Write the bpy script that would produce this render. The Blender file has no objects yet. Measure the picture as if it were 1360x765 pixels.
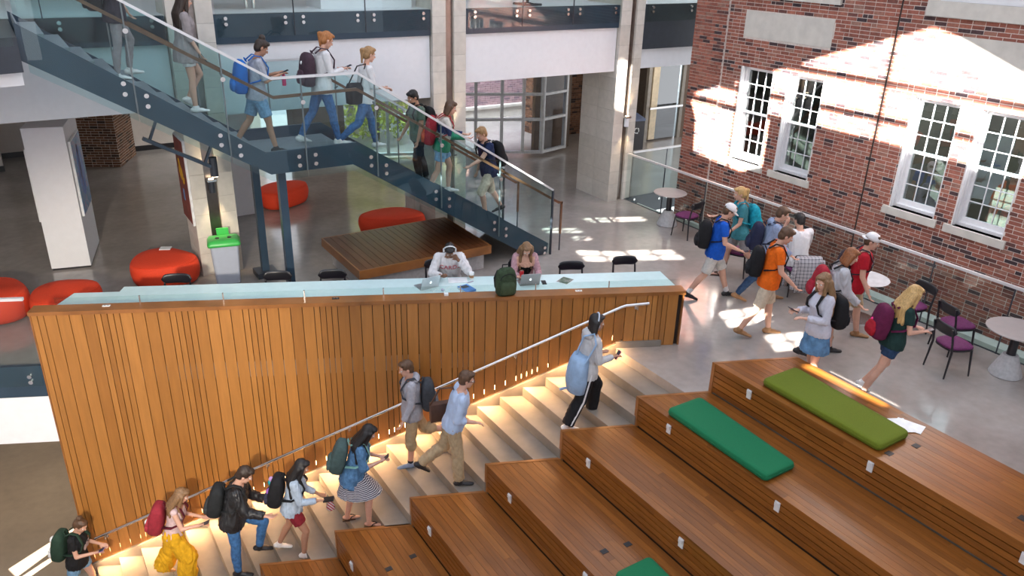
import bpy, bmesh, math, random
import numpy as np
from mathutils import Vector, Matrix
from mathutils.geometry import tessellate_polygon

R = math.radians
scene = bpy.context.scene
col = scene.collection

# ------------------------------------------------------------------ camera
H = 5.7
cam_d = bpy.data.cameras.new('camera')
cam = bpy.data.objects.new('camera', cam_d)
col.objects.link(cam)
cam_d.sensor_fit = 'HORIZONTAL'
cam_d.sensor_width = 36.0
cam_d.lens = 36.0 * 1050 / 1360
cam_d.clip_start = 0.05
cam_d.clip_end = 300
def camera_matrix():
    p, r, w = R(23.85), R(1.6), R(33.0)
    h = Vector((math.sin(w), math.cos(w), 0)); rt = Vector((math.cos(w), -math.sin(w), 0))
    fw = h * math.cos(p) + Vector((0, 0, -math.sin(p)))
    up = rt.cross(fw)
    r2 = rt * math.cos(r) + up * math.sin(r)
    u2 = -rt * math.sin(r) + up * math.cos(r)
    m = Matrix((r2, u2, -fw)).transposed().to_4x4()
    m.translation = Vector((0, 0, H))
    return m
cam.matrix_world = camera_matrix()
scene.camera = cam

# ------------------------------------------------------------------ sky, sun, exposure
scene.view_settings.view_transform = 'Standard'
scene.view_settings.look = 'None'
scene.view_settings.gamma = 1.0
scene.view_settings.use_curve_mapping = False
scene.view_settings.exposure = 0.75

world = bpy.data.worlds.new('sky')
scene.world = world
world.use_nodes = True
wn = world.node_tree.nodes; wl = world.node_tree.links
wn.clear()
wo = wn.new('ShaderNodeOutputWorld'); wb = wn.new('ShaderNodeBackground')
wt = wn.new('ShaderNodeTexCoord'); wsx = wn.new('ShaderNodeSeparateXYZ'); wr = wn.new('ShaderNodeValToRGB')
wl.new(wt.outputs['Generated'], wsx.inputs[0]); wl.new(wsx.outputs['Z'], wr.inputs[0])
wr.color_ramp.elements[0].position = 0.0; wr.color_ramp.elements[0].color = (0.86, 0.87, 0.90, 1)
wr.color_ramp.elements[1].position = 0.9; wr.color_ramp.elements[1].color = (0.70, 0.77, 0.92, 1)
wl.new(wr.outputs[0], wb.inputs[0]); wb.inputs[1].default_value = 1.32
wl.new(wb.outputs[0], wo.inputs[0])

SUN = Vector((0.83, 0.30, -0.47)).normalized()
sd = bpy.data.lights.new('sun', 'SUN'); sd.energy = 42.0; sd.angle = R(0.3); sd.color = (1.0, 0.95, 0.88)
so = bpy.data.objects.new('sun', sd); col.objects.link(so)
so.rotation_euler = SUN.to_track_quat('-Z', 'Y').to_euler()
so.location = (-20, -8, 16)

def area_light(name, loc, aim, sx, sy, power, color):
    d = bpy.data.lights.new(name, 'AREA'); d.shape = 'RECTANGLE'; d.size = sx; d.size_y = sy
    d.energy = power; d.color = color
    o = bpy.data.objects.new(name, d); col.objects.link(o); o.location = loc
    o.rotation_euler = (Vector(aim) - Vector(loc)).to_track_quat('-Z', 'Y').to_euler()
    return o
area_light('window_light', (-2.5, 1.0, 7.5), (1.0, 11.0, -1.0), 3.0, 3.0, 110, (1.0, 0.90, 0.76))  # fill lamp added to brighten the left of the wood wall
def wall_spot(loc, aim, power, color, ang, blend, size):  # added soft spot, its cone edge shapes the bright area on the boards
    d = bpy.data.lights.new('flood_lamp', 'SPOT'); d.energy = power; d.color = color; d.spot_size = R(ang); d.spot_blend = blend; d.shadow_soft_size = size
    o = bpy.data.objects.new('flood_lamp', d); col.objects.link(o); o.location = loc
    o.rotation_euler = (Vector(aim) - Vector(loc)).to_track_quat('-Z', 'Y').to_euler()
wall_spot((-2.6, -1.2, 5.2), (0.7, 11.1, -0.3), 4400, (1.0, 0.88, 0.72), 30, 0.7, 0.25)
area_light('gallery_light', (4.0, 18.5, 2.75), (4.0, 18.5, 0), 9.0, 3.0, 14, (1.0, 0.93, 0.84))  # fill added for the dim space under the gallery, no fitting
area_light('hall_light', (16.0, 17.0, 2.8), (16.0, 17.0, 0), 3.0, 2.0, 18, (1.0, 0.88, 0.72))  # fill added under the hall ceiling, no fitting

area_light('courtyard_daylight', (12.0, 21.6, 7.0), (12.0, 23.6, 0.8), 6.0, 1.6, 650, (0.86, 0.92, 1.0))  # lamp added outdoors to brighten the brick building beyond the sky's share
area_light('tree_daylight', (8.6, 21.4, 6.5), (9.2, 22.4, 1.6), 3.0, 1.2, 420, (1.0, 0.98, 0.90))  # second outdoor lamp, added to brighten the foliage
area_light('room_light', (14.6, 7.0, 3.8), (14.4, 7.0, 0), 1.5, 6.0, 100, (0.95, 0.97, 1.0))  # unseen fill added to brighten the rooms behind the sash windows
area_light('lower_level_light', (-1.8, 14.2, -0.5), (-1.2, 13.6, -3.8), 2.5, 2.5, 42, (1.0, 0.84, 0.62))  # fill added under the slab to lift the lower floor

# ------------------------------------------------------------------ mesh helpers
class MB:
    def __init__(s):
        s.v = []; s.f = []; s.mi = []; s.cur = 0; s.sm = []; s.smooth = False
    def add(s, vs, fs):
        o = len(s.v)
        s.v.extend([tuple(p) for p in vs])
        for f in fs:
            s.f.append(tuple(i + o for i in f)); s.mi.append(s.cur); s.sm.append(s.smooth)
        return s
    def box(s, x0, x1, y0, y1, z0, z1):
        return s.hexa([(x0, y0, z0), (x1, y0, z0), (x1, y1, z0), (x0, y1, z0),
                       (x0, y0, z1), (x1, y0, z1), (x1, y1, z1), (x0, y1, z1)])
    def hexa(s, p):
        return s.add(p, [(3, 2, 1, 0), (4, 5, 6, 7), (0, 1, 5, 4), (1, 2, 6, 5), (2, 3, 7, 6), (3, 0, 4, 7)])
    def obox(s, c, ex, ey, ez):          # oriented box by half vectors
        c, ex, ey, ez = Vector(c), Vector(ex), Vector(ey), Vector(ez)
        return s.hexa([c-ex-ey-ez, c+ex-ey-ez, c+ex+ey-ez, c-ex+ey-ez, c-ex-ey+ez, c+ex-ey+ez, c+ex+ey+ez, c-ex+ey+ez])
    def bar(s, p0, p1, w, h, up=(0, 0, 1)):   # rectangular bar between two points
        p0, p1 = Vector(p0), Vector(p1); d = p1 - p0
        side = d.cross(Vector(up))
        if side.length < 1e-6: side = d.cross(Vector((1, 0, 0)))
        side.normalize(); u = side.cross(d).normalized()
        return s.obox((p0 + p1) / 2, d / 2, side * (w / 2), u * (h / 2))
    def prism(s, poly, z0, z1):
        n = len(poly)
        a = sum(poly[i][0]*poly[(i+1) % n][1] - poly[(i+1) % n][0]*poly[i][1] for i in range(n))
        if a < 0: poly = poly[::-1]
        vs = [(x, y, z0) for x, y in poly] + [(x, y, z1) for x, y in poly]
        tr = tessellate_polygon([[Vector((x, y, 0)) for x, y in poly]])
        fs = []
        for t in tr:
            (ax, ay), (bx, by), (cx, cy) = (poly[i] for i in t)
            if (bx-ax)*(cy-ay)-(by-ay)*(cx-ax) < 0: t = t[::-1]
            fs.append(tuple(i + n for i in t)); fs.append(tuple(t[::-1]))
        fs += [(i, (i+1) % n, (i+1) % n + n, i + n) for i in range(n)]
        return s.add(vs, fs)
    def sweep_y(s, prof, y0, y1):        # profile in XZ extruded along Y
        n = len(prof)
        a = sum(prof[i][0]*prof[(i+1) % n][1] - prof[(i+1) % n][0]*prof[i][1] for i in range(n))
        if a > 0: prof = prof[::-1]
        vs = [(x, y0, z) for x, z in prof] + [(x, y1, z) for x, z in prof]
        tr = tessellate_polygon([[Vector((x, z, 0)) for x, z in prof]])
        fs = []
        for t in tr:
            (ax, ay), (bx, by), (cx, cy) = (prof[i] for i in t)
            if (bx-ax)*(cy-ay)-(by-ay)*(cx-ax) < 0: t = t[::-1]
            fs.append(tuple(t)); fs.append(tuple(i + n for i in t[::-1]))
        fs += [(i, (i+1) % n, (i+1) % n + n, i + n) for i in range(n)]
        return s.add(vs, fs)
    def ring_skin(s, rings, cap=True, closed=True):
        n = len(rings[0]); vs = []
        for r in rings: vs += [tuple(p) for p in r]
        fs = []
        for k in range(len(rings)-1):
            for i in range(n):
                j = (i+1) % n
                fs.append((k*n+i, k*n+j, (k+1)*n+j, (k+1)*n+i))
        if cap:
            fs.append(tuple(range(n-1, -1, -1))); m = (len(rings)-1)*n
            fs.append(tuple(range(m, m+n)))
        return s.add(vs, fs)
    def cyl(s, p0, p1, r0, r1=None, n=12):
        r1 = r0 if r1 is None else r1
        return s.tube([p0, p1], [r0, r1], n)
    def tube(s, pts, r, n=8):
        pts = [Vector(p) for p in pts]; rings = []
        rr = r if isinstance(r, (list, tuple)) else [r]*len(pts)
        u = None
        for i, p in enumerate(pts):
            if i == 0: d = pts[1]-pts[0]
            elif i == len(pts)-1: d = pts[-1]-pts[-2]
            else: d = (pts[i+1]-p).normalized() + (p-pts[i-1]).normalized()
            d.normalize()
            if u is None:
                u = d.cross(Vector((0, 0, 1)))
                if u.length < 1e-3: u = d.cross(Vector((1, 0, 0)))
            u = (u - d*u.dot(d)).normalized(); v = d.cross(u)
            rings.append([p + (u*math.cos(t) + v*math.sin(t))*rr[i] for t in [2*math.pi*k/n for k in range(n)]])
        return s.ring_skin(rings)
    def lathe(s, prof, c=(0, 0, 0), n=20):
        rings = [[(c[0]+r*math.cos(t), c[1]+r*math.sin(t), c[2]+z) for t in [2*math.pi*k/n for k in range(n)]] for r, z in prof]
        return s.ring_skin(rings)
    def ell(s, c, rx, ry, rz, nu=12, nv=8, rot=None):
        rings = []
        for k in range(nv+1):
            a = -math.pi/2 + math.pi*k/nv
            q = max(math.cos(a), 0.02)
            ring = []
            for i in range(nu):
                t = 2*math.pi*i/nu
                p = Vector((rx*q*math.cos(t), ry*q*math.sin(t), rz*math.sin(a)))
                if rot is not None: p = rot @ p
                ring.append(p + Vector(c))
            rings.append(ring)
        return s.ring_skin(rings)
    def xf(s, m):
        s.v = [tuple(m @ Vector(p)) for p in s.v]; return s
    def mesh(s, name, mats=None):
        me = bpy.data.meshes.new(name)
        me.from_pydata(s.v, [], s.f)
        if mats:
            for m in (mats if isinstance(mats, (list, tuple)) else [mats]): me.materials.append(m)
        me.polygons.foreach_set('material_index', s.mi)
        me.polygons.foreach_set('use_smooth', s.sm)
        me.update()
        return me
    def build(s, name, mats, parent=None, label=None):
        if parent is not None and not s.__dict__.get('local'):
            top = parent
            while top.parent is not None: top = top.parent
            off = Vector(top.location)
            if off.length > 0: s.v = [tuple(Vector(p) - off) for p in s.v]
        o = bpy.data.objects.new(name, s.mesh(name, mats)); col.objects.link(o)
        if parent is not None: o.parent = parent
        if label: o['label'] = label
        return o
def L():            # builder in the parent's own space
    m = MB(); m.local = True; return m

def thing(name, label, cat, loc=(0, 0, 0), rz=0, group=None):
    o = bpy.data.objects.new(name, None); col.objects.link(o)
    o.empty_display_size = 0.1
    o.location = loc; o.rotation_euler = (0, 0, rz); o['label'] = label; o['category'] = cat
    if group: o['group'] = group
    return o
def tag(o, label, cat, group=None):
    o['label'] = label; o['category'] = cat
    if group: o['group'] = group
    return o
def struct(o): o['kind'] = 'structure'; return o
def sub(name, mesh, parent, loc=(0, 0, 0), rot=(0, 0, 0), scale=(1, 1, 1)):
    o = bpy.data.objects.new(name, mesh); col.objects.link(o)
    o.parent = parent; o.location = loc; o.rotation_euler = rot; o.scale = scale
    return o
def copy_tree(o, parent=None):
    c = o.copy(); col.objects.link(c)
    if parent is not None: c.parent = parent
    for ch in list(o.children): copy_tree(ch, c)
    return c

# ------------------------------------------------------------------ materials
_mats = {}
def nodes_of(name):
    m = bpy.data.materials.new(name); m.use_nodes = True
    n = m.node_tree.nodes; l = m.node_tree.links
    return m, n, l, n['Principled BSDF']
def noise_color(n, l, c1, c2, scale, detail=4, stretch=(1, 1, 1), coord='Object', dist=0.0):
    tc = n.new('ShaderNodeTexCoord'); mp = n.new('ShaderNodeMapping'); mp.inputs['Scale'].default_value = stretch
    l.new(tc.outputs[coord], mp.inputs[0])
    nz = n.new('ShaderNodeTexNoise'); nz.inputs['Scale'].default_value = scale; nz.inputs['Detail'].default_value = detail
    nz.inputs['Distortion'].default_value = dist
    l.new(mp.outputs[0], nz.inputs['Vector'])
    rp = n.new('ShaderNodeValToRGB')
    rp.color_ramp.elements[0].position = 0.3; rp.color_ramp.elements[1].position = 0.7
    rp.color_ramp.elements[0].color = (*c1, 1); rp.color_ramp.elements[1].color = (*c2, 1)
    l.new(nz.outputs['Fac'], rp.inputs[0])
    return nz, rp, mp
def bump(n, l, src, b, strength=0.2, dist=0.01):
    bp = n.new('ShaderNodeBump'); bp.inputs['Strength'].default_value = strength; bp.inputs['Distance'].default_value = dist
    l.new(src, bp.inputs['Height']); l.new(bp.outputs[0], b.inputs['Normal'])
def plain(name, c, rough=0.5, metal=0.0, var=0.12, scale=9.0, bmp=0.0, spec=0.5, coat=0.0, emit=None):
    key = ('p', name)
    if key in _mats: return _mats[key]
    m, n, l, b = nodes_of(name)
    c1 = tuple(x*(1-var) for x in c); c2 = tuple(min(1, x*(1+var)) for x in c)
    nz, rp, mp = noise_color(n, l, c1, c2, scale)
    l.new(rp.outputs[0], b.inputs['Base Color'])
    b.inputs['Roughness'].default_value = rough; b.inputs['Metallic'].default_value = metal
    b.inputs['Specular IOR Level'].default_value = spec; b.inputs['Coat Weight'].default_value = coat
    if bmp: bump(n, l, nz.outputs['Fac'], b, bmp)
    if emit:
        b.inputs['Emission Color'].default_value = (*emit[0], 1); b.inputs['Emission Strength'].default_value = emit[1]
    _mats[key] = m
    return m
def random_ramp(name, stops, rough, spec=0.5, grain=None, attr=False, bmp=0.0, amount=0.35, coat=0.0):
    """per-object (or per-piece attribute) colour variation from a ramp, plus grain noise"""
    m, n, l, b = nodes_of(name)
    if attr:
        at = n.new('ShaderNodeAttribute'); at.attribute_name = 'piece'; rnd = at.outputs['Fac']
    else:
        oi = n.new('ShaderNodeObjectInfo'); rnd = oi.outputs['Random']
    rp = n.new('ShaderNodeValToRGB'); cr = rp.color_ramp
    while len(cr.elements) < len(stops): cr.elements.new(0.5)
    for e, (p, c) in zip(cr.elements, stops): e.position = p; e.color = (*c, 1)
    l.new(rnd, rp.inputs[0])
    out = rp.outputs[0]
    if grain:
        sc, st = grain
        tc = n.new('ShaderNodeTexCoord'); mp = n.new('ShaderNodeMapping'); mp.inputs['Scale'].default_value = st
        l.new(tc.outputs['Object'], mp.inputs[0])
        ad = n.new('ShaderNodeVectorMath'); ad.operation = 'ADD'
        cb = n.new('ShaderNodeCombineXYZ'); ml = n.new('ShaderNodeMath'); ml.operation = 'MULTIPLY'; ml.inputs[1].default_value = 40
        l.new(rnd, ml.inputs[0]); l.new(ml.outputs[0], cb.inputs[0]); l.new(ml.outputs[0], cb.inputs[1]); l.new(ml.outputs[0], cb.inputs[2])
        l.new(mp.outputs[0], ad.inputs[0]); l.new(cb.outputs[0], ad.inputs[1])
        nz = n.new('ShaderNodeTexNoise'); nz.inputs['Scale'].default_value = sc; nz.inputs['Detail'].default_value = 5
        l.new(ad.outputs[0], nz.inputs['Vector'])
        mr = n.new('ShaderNodeMapRange'); mr.inputs['From Min'].default_value = 0.25; mr.inputs['From Max'].default_value = 0.75
        mr.inputs['To Min'].default_value = 1 - amount; mr.inputs['To Max'].default_value = 1 + amount
        l.new(nz.outputs['Fac'], mr.inputs[0])
        mx = n.new('ShaderNodeVectorMath'); mx.operation = 'SCALE'
        l.new(out, mx.inputs[0]); l.new(mr.outputs[0], mx.inputs['Scale'])
        out = mx.outputs[0]
        if bmp: bump(n, l, nz.outputs['Fac'], b, bmp, 0.004)
    l.new(out, b.inputs['Base Color'])
    b.inputs['Roughness'].default_value = rough; b.inputs['Specular IOR Level'].default_value = spec
    b.inputs['Coat Weight'].default_value = coat; b.inputs['Coat Roughness'].default_value = 0.25
    return m
def glass_mat(name, tint, refl=1.0, rough=0.0):
    m, n, l, b = nodes_of(name); n.remove(b)
    out = n['Material Output']
    tr = n.new('ShaderNodeBsdfTransparent'); tr.inputs[0].default_value = (*tint, 1)
    gl = n.new('ShaderNodeBsdfGlossy'); gl.inputs['Roughness'].default_value = rough; gl.inputs[0].default_value = (0.95, 0.98, 1, 1)
    fr = n.new('ShaderNodeFresnel'); fr.inputs[0].default_value = 1.5
    mu = n.new('ShaderNodeMath'); mu.operation = 'MULTIPLY'; mu.inputs[1].default_value = refl; mu.use_clamp = True
    mx = n.new('ShaderNodeMixShader')
    ge_ = n.new('ShaderNodeNewGeometry'); inv = n.new('ShaderNodeMath'); inv.operation = 'SUBTRACT'; inv.inputs[0].default_value = 1.0
    l.new(ge_.outputs['Backfacing'], inv.inputs[1])
    m2 = n.new('ShaderNodeMath'); m2.operation = 'MULTIPLY'
    l.new(fr.outputs[0], mu.inputs[0]); l.new(mu.outputs[0], m2.inputs[0]); l.new(inv.outputs[0], m2.inputs[1]); l.new(m2.outputs[0], mx.inputs[0])
    l.new(tr.outputs[0], mx.inputs[1]); l.new(gl.outputs[0], mx.inputs[2]); l.new(mx.outputs[0], out.inputs[0])
    return m

WOODS = [(0.0, (0.29, 0.118, 0.026)), (0.35, (0.335, 0.140, 0.032)), (0.7, (0.365, 0.155, 0.036)), (1.0, (0.40, 0.172, 0.042))]
M = {}
M['board'] = random_ramp('honey_stained_board', WOODS, 0.36, grain=(3.0, (7, 7, 0.7)), bmp=0.03, amount=0.12, coat=0.15)
DECK = [(0.0, (0.165, 0.054, 0.009)), (0.4, (0.20, 0.067, 0.011)), (0.75, (0.225, 0.077, 0.013)), (1.0, (0.255, 0.092, 0.017))]
M['plank'] = random_ramp('oiled_bench_plank', DECK, 0.33, grain=(3.0, (9, 0.8, 9)), bmp=0.05, amount=0.24, coat=0.10, spec=0.4)
M['deck'] = random_ramp('dark_deck_plank', [(0, (0.085, 0.028, 0.010)), (0.5, (0.11, 0.037, 0.013)), (1, (0.135, 0.047, 0.017))], 0.34, grain=(3.0, (9, 0.8, 9)), amount=0.3, coat=0.12)
M['woodcap'] = plain('cap_wood', (0.27, 0.105, 0.028), 0.3, var=0.25, scale=3, coat=0.3)
M['woodgap'] = plain('dark_backing', (0.02, 0.012, 0.008), 0.8)
BR = [(0.0, (0.05, 0.035, 0.04)), (0.10, (0.08, 0.045, 0.045)), (0.2, (0.24, 0.085, 0.06)), (0.55, (0.31, 0.108, 0.076)), (0.85, (0.37, 0.14, 0.095)), (1.0, (0.30, 0.16, 0.12))]
M['brick'] = random_ramp('red_brick', BR, 0.85, spec=0.25, grain=(18, (1, 1, 1)), bmp=0.3, amount=0.3)
M['brickwork'] = random_ramp('red_brickwork', BR, 0.85, spec=0.25, grain=(18, (1, 1, 1)), attr=True, bmp=0.3, amount=0.3)
BR2 = [(0.0, (0.03, 0.022, 0.02)), (0.2, (0.10, 0.05, 0.03)), (0.6, (0.15, 0.075, 0.045)), (1.0, (0.19, 0.095, 0.055))]
M['brown_brickwork'] = random_ramp('brown_brickwork', BR2, 0.85, spec=0.25, grain=(18, (1, 1, 1)), attr=True, amount=0.3)
M['mortar'] = plain('mortar', (0.68, 0.60, 0.54), 0.95, var=0.15, scale=30, bmp=0.2)
M['limestone'] = plain('limestone', (0.60, 0.56, 0.50), 0.8, var=0.08, scale=6, bmp=0.1)
M['block'] = random_ramp('stone_block', [(0, (0.56, 0.52, 0.46)), (1, (0.66, 0.62, 0.56))], 0.8, grain=(8, (1, 1, 1)), bmp=0.08, amount=0.08)
M['blockjoint'] = plain('block_joint', (0.40, 0.37, 0.33), 0.9)
M['white'] = plain('white_paint', (0.78, 0.79, 0.82), 0.55, var=0.02)
M['trimwhite'] = plain('window_white', (0.72, 0.71, 0.72), 0.4, var=0.03)
M['steel'] = plain('charcoal_steel', (0.035, 0.042, 0.055), 0.35, var=0.1)
M['stringer'] = plain('blue_grey_steel', (0.030, 0.055, 0.085), 0.3, var=0.12, scale=2)
M['chrome'] = plain('brushed_steel', (0.72, 0.71, 0.70), 0.25, metal=1.0, var=0.04)
M['rail'] = plain('satin_rail', (0.74, 0.74, 0.75), 0.3, metal=0.35, var=0.03)
M['channel'] = plain('bronze_channel', (0.30, 0.26, 0.24), 0.3, metal=1.0, var=0.1)
M['railwood'] = plain('brown_handrail', (0.16, 0.07, 0.035), 0.35, var=0.2)
M['black'] = plain('black_lacquer', (0.012, 0.012, 0.016), 0.35)
M['plastic_black'] = plain('black_plastic', (0.015, 0.015, 0.017), 0.5)
M['purple'] = plain('plum_upholstery', (0.115, 0.015, 0.085), 0.8, var=0.25, scale=40, bmp=0.2)
M['red'] = plain('red_felt', (0.70, 0.050, 0.012), 0.8, var=0.08, scale=60, bmp=0.1)
M['green1'] = plain('emerald_felt', (0.0, 0.135, 0.05), 0.9, var=0.12, scale=120, bmp=0.15)
M['green2'] = plain('moss_felt', (0.11, 0.145, 0.003), 0.9, var=0.12, scale=120, bmp=0.15)
M['tabletop'] = plain('table_laminate', (0.36, 0.33, 0.32), 0.3, var=0.05)
M['concrete_cone'] = plain('cast_concrete', (0.42, 0.42, 0.43), 0.85, var=0.12, scale=20, bmp=0.1)
M['glass'] = glass_mat('clear_rail_glass', (0.90, 0.945, 0.935), 1.1)
M['stairglass'] = glass_mat('tinted_stair_glass', (0.85, 0.935, 0.935), 1.2)
M['pane'] = glass_mat('window_glass', (0.66, 0.76, 0.78), 4.5)
M['farpane'] = glass_mat('far_window_glass', (0.90, 0.93, 0.97), 0.7)
M['counterglass'] = plain('frosted_glass_top', (0.62, 0.80, 0.80), 0.12, var=0.03, coat=0.5)
M['led'] = plain('warm_led', (1.0, 0.75, 0.45), 0.5, emit=((1.0, 0.58, 0.25), 14.0))
M['lampglow'] = plain('lamp_lens', (1.0, 0.9, 0.75), 0.5, emit=((1.0, 0.8, 0.55), 4.0))

def concrete(name, c1, c2, rough, coat, scale=0.8):
    m, n, l, b = nodes_of(name)
    nz, rp, mp = noise_color(n, l, c1, c2, scale, detail=3, dist=0.2)
    nz2 = n.new('ShaderNodeTexNoise'); nz2.inputs['Scale'].default_value = 7.0; nz2.inputs['Detail'].default_value = 6
    l.new(mp.outputs[0], nz2.inputs['Vector'])
    mr = n.new('ShaderNodeMapRange'); mr.inputs['To Min'].default_value = 0.82; mr.inputs['To Max'].default_value = 1.18
    l.new(nz2.outputs['Fac'], mr.inputs[0])
    sc = n.new('ShaderNodeVectorMath'); sc.operation = 'SCALE'
    l.new(rp.outputs[0], sc.inputs[0]); l.new(mr.outputs[0], sc.inputs['Scale']); l.new(sc.outputs[0], b.inputs['Base Color'])
    mr2 = n.new('ShaderNodeMapRange'); mr2.inputs['To Min'].default_value = rough*0.7; mr2.inputs['To Max'].default_value = rough*1.4
    l.new(nz.outputs['Fac'], mr2.inputs[0]); l.new(mr2.outputs[0], b.inputs['Roughness'])
    b.inputs['Coat Weight'].default_value = coat; b.inputs['Coat Roughness'].default_value = 0.08
    bump(n, l, nz2.outputs['Fac'], b, 0.04, 0.005)
    return m
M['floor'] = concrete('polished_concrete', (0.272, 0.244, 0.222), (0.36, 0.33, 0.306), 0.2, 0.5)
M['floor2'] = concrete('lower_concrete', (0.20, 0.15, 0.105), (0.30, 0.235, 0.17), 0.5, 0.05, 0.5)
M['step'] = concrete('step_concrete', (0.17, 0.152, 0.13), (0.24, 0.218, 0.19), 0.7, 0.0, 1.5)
M['curb'] = plain('sage_stone', (0.52, 0.54, 0.49), 0.7, var=0.06)
# ================================================================== SETTING
random.seed(7)
rs = np.random.RandomState(7)
A0 = Vector((-0.25, 11.57, 0)); A1 = Vector((8.10, 7.73, 0))      # wood wall line (front face)
WD = (A1 - A0).normalized(); WN = Vector((-WD.y, WD.x, 0))        # WN points away from the stairs
if WN.y < 0: WN = -WN
def wall_y(x): return A0.y + (x - A0.x) * (A1.y - A0.y) / (A1.x - A0.x)
def bench_y(x): return 6.48 - 0.42 * (x - 7.52)
XE = 12.25      # floor edge on the brick side
XW = 12.70      # brick face
LOW = -3.83

# floors
fl = [(-7, wall_y(-7) + 0.03), (-0.25, 11.60), (7.2, wall_y(7.2) + 0.03), (7.2, bench_y(7.2)), (7.62, bench_y(7.62)), (7.62, -1.5),
      (XE, -1.5), (XE, 14.05), (24, 14.05), (24, 27), (-7, 27)]
floor = struct(MB().prism(fl, -0.25, 0.0).build('floor', M['floor']))
lower = struct(MB().box(-7, 10, -1.5, 24, LOW - 0.2, LOW).build('floor', M['floor2']))
lower['label'] = 'brown concrete floor of the level below the stairs'
# white fascia under the left floor edge and dark steel edge
def along(u0, u1, o0, o1, z0, z1):
    q = [A0 + WD*u + WN*o for u, o in ((u0, o0), (u1, o0), (u1, o1), (u0, o1))]
    return MB().hexa([(p.x, p.y, z0) for p in q] + [(p.x, p.y, z1) for p in q])
struct(along(-7.4, -0.02, 0, .05, -1.17, -.40).build('trim_1', M['white']))
struct(along(-7.4, -0.02, -.01, .05, -.40, .09).build('trim_2', M['stringer']))
# floor edge on the brick side and hall edge
struct(MB().box(XE, XE + 0.03, -1.5, 14.02, -0.28, 0.01).build('trim_3', M['steel']))
struct(MB().box(XE + 0.05, 16, 14.0, 14.05, -0.45, 0.02).build('trim_4', M['steel']))

# ---- bricks -------------------------------------------------------
def unit_brick():
    m = MB().box(-0.5, 0.5, -0.5, 0.5, -0.5, 0.5)
    return m.mesh('brick', M['brick'])
BRICK_ME = unit_brick()
def brick_rects(length, z0, z1, holes, bl=0.2, ch=0.0667, j=0.0115, seed=1):
    """clipped brick rectangles (u0,u1,z0,z1) in running bond with header courses"""
    rnd = random.Random(seed); out = []
    k = 0; z = z0
    while z < z1 - 0.02:
        za, zb = z + j/2, min(z + ch - j/2, z1)
        u = -bl * (0.5 if k % 2 else 0.0) - 0.0
        while u < length:
            w = bl
            if rnd.random() < 0.13: w = bl * 0.5
            segs = [(max(u + j/2, 0), min(u + w - j/2, length))]
            zm = (za + zb) / 2
            for (h0, h1, hz0, hz1) in holes:
                if hz0 < zm < hz1:
                    ns = []
                    for a, b in segs:
                        if b <= h0 or a >= h1: ns.append((a, b))
                        else:
                            if a < h0: ns.append((a, h0 - 0.004))
                            if b > h1: ns.append((h1 + 0.004, b))
                    segs = ns
            for a, b in segs:
                if b - a > 0.02: out.append((a, b, za, zb))
            u += w
        z += ch; k += 1
    return out
def brick_stuff(name, rects, o, d, n, depth, mat, parent, proud=0.0):
    """one mesh of many bricks with a per-piece random attribute; o origin, d along, n outward"""
    o, d, n = Vector(o), Vector(d), Vector(n)
    vs = []; fs = []; pc = []
    for (a, b, z0, z1) in rects:
        i = len(vs); p = proud + rs.uniform(-0.0015, 0.003)
        for (u, z, t) in ((a, z0, p), (b, z0, p), (b, z1, p), (a, z1, p), (a, z0, -depth), (b, z0, -depth), (b, z1, -depth), (a, z1, -depth)):
            q = o + d*u + n*t; vs.append((q.x, q.y, z))
        fs += [(i, i+1, i+2, i+3), (i+1, i, i+4, i+5), (i+2, i+1, i+5, i+6), (i+3, i+2, i+6, i+7), (i, i+3, i+7, i+4)]
        pc += [rs.rand()] * 5
    if d.cross(Vector((0, 0, 1))).dot(n) < 0: fs = [f[::-1] for f in fs]
    me = bpy.data.meshes.new(name); me.from_pydata(vs, [], fs); me.materials.append(mat)
    at = me.attributes.new('piece', 'FLOAT', 'FACE'); at.data.foreach_set('value', pc)
    ob = bpy.data.objects.new(name, me); col.objects.link(ob); ob.parent = parent
    ob['kind'] = 'stuff'
    return ob

# brick wall on the right: u runs along +Y from Y=-1 ; local u = Y+1
WINS = [(10.48, 11.31), (9.32, 10.14), (6.75, 7.57), (5.62, 6.45)]
WZ0, WZ1 = 1.60, 3.50
holes_y = [(a, b, WZ0, WZ1) for a, b in WINS] + [(a - 0.07, b + 0.10, WZ0 - 0.13, WZ0) for a, b in WINS]
LIME = [(9.32, 11.37, 4.04, 4.53), (5.30, 7.42, 4.04, 4.50)]
UPS = [(9.25, 11.45, 4.78, 4.98), (5.2, 7.66, 4.75, 4.98)]
UPW = [(9.35, 11.35, 4.98, 6.4), (5.3, 7.5, 4.98, 6.4)]
allholes = holes_y + LIME + UPS + UPW
Y0, Y1, PIL = -1.0, 12.68, 11.80
wall = MB()
outer = [Vector((Y0, -0.9, 0)), Vector((Y1, -0.9, 0)), Vector((Y1, 7.5, 0)), Vector((Y0, 7.5, 0))]
hol = [[Vector((a, c, 0)), Vector((a, d, 0)), Vector((b, d, 0)), Vector((b, c, 0))] for a, b, c, d in [(a, b, WZ0, WZ1) for a, b in WINS] + UPW]
flat = [p for poly in [outer] + hol for p in poly]
tri = tessellate_polygon([outer] + hol)
wall.add([(XW + 0.004, p.x, p.y) for p in flat], [tuple(t) for t in tri])
for a, b, c, d in [(a, b, WZ0, WZ1) for a, b in WINS] + UPW:      # masonry reveals
    x0, x1 = XW + 0.004, XW + 0.30
    wall.add([(x0, a, c), (x0, b, c), (x0, b, d), (x0, a, d), (x1, a, c), (x1, b, c), (x1, b, d), (x1, a, d)],
             [(0, 1, 5, 4), (1, 2, 6, 5), (2, 3, 7, 6), (3, 0, 4, 7)])
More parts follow.
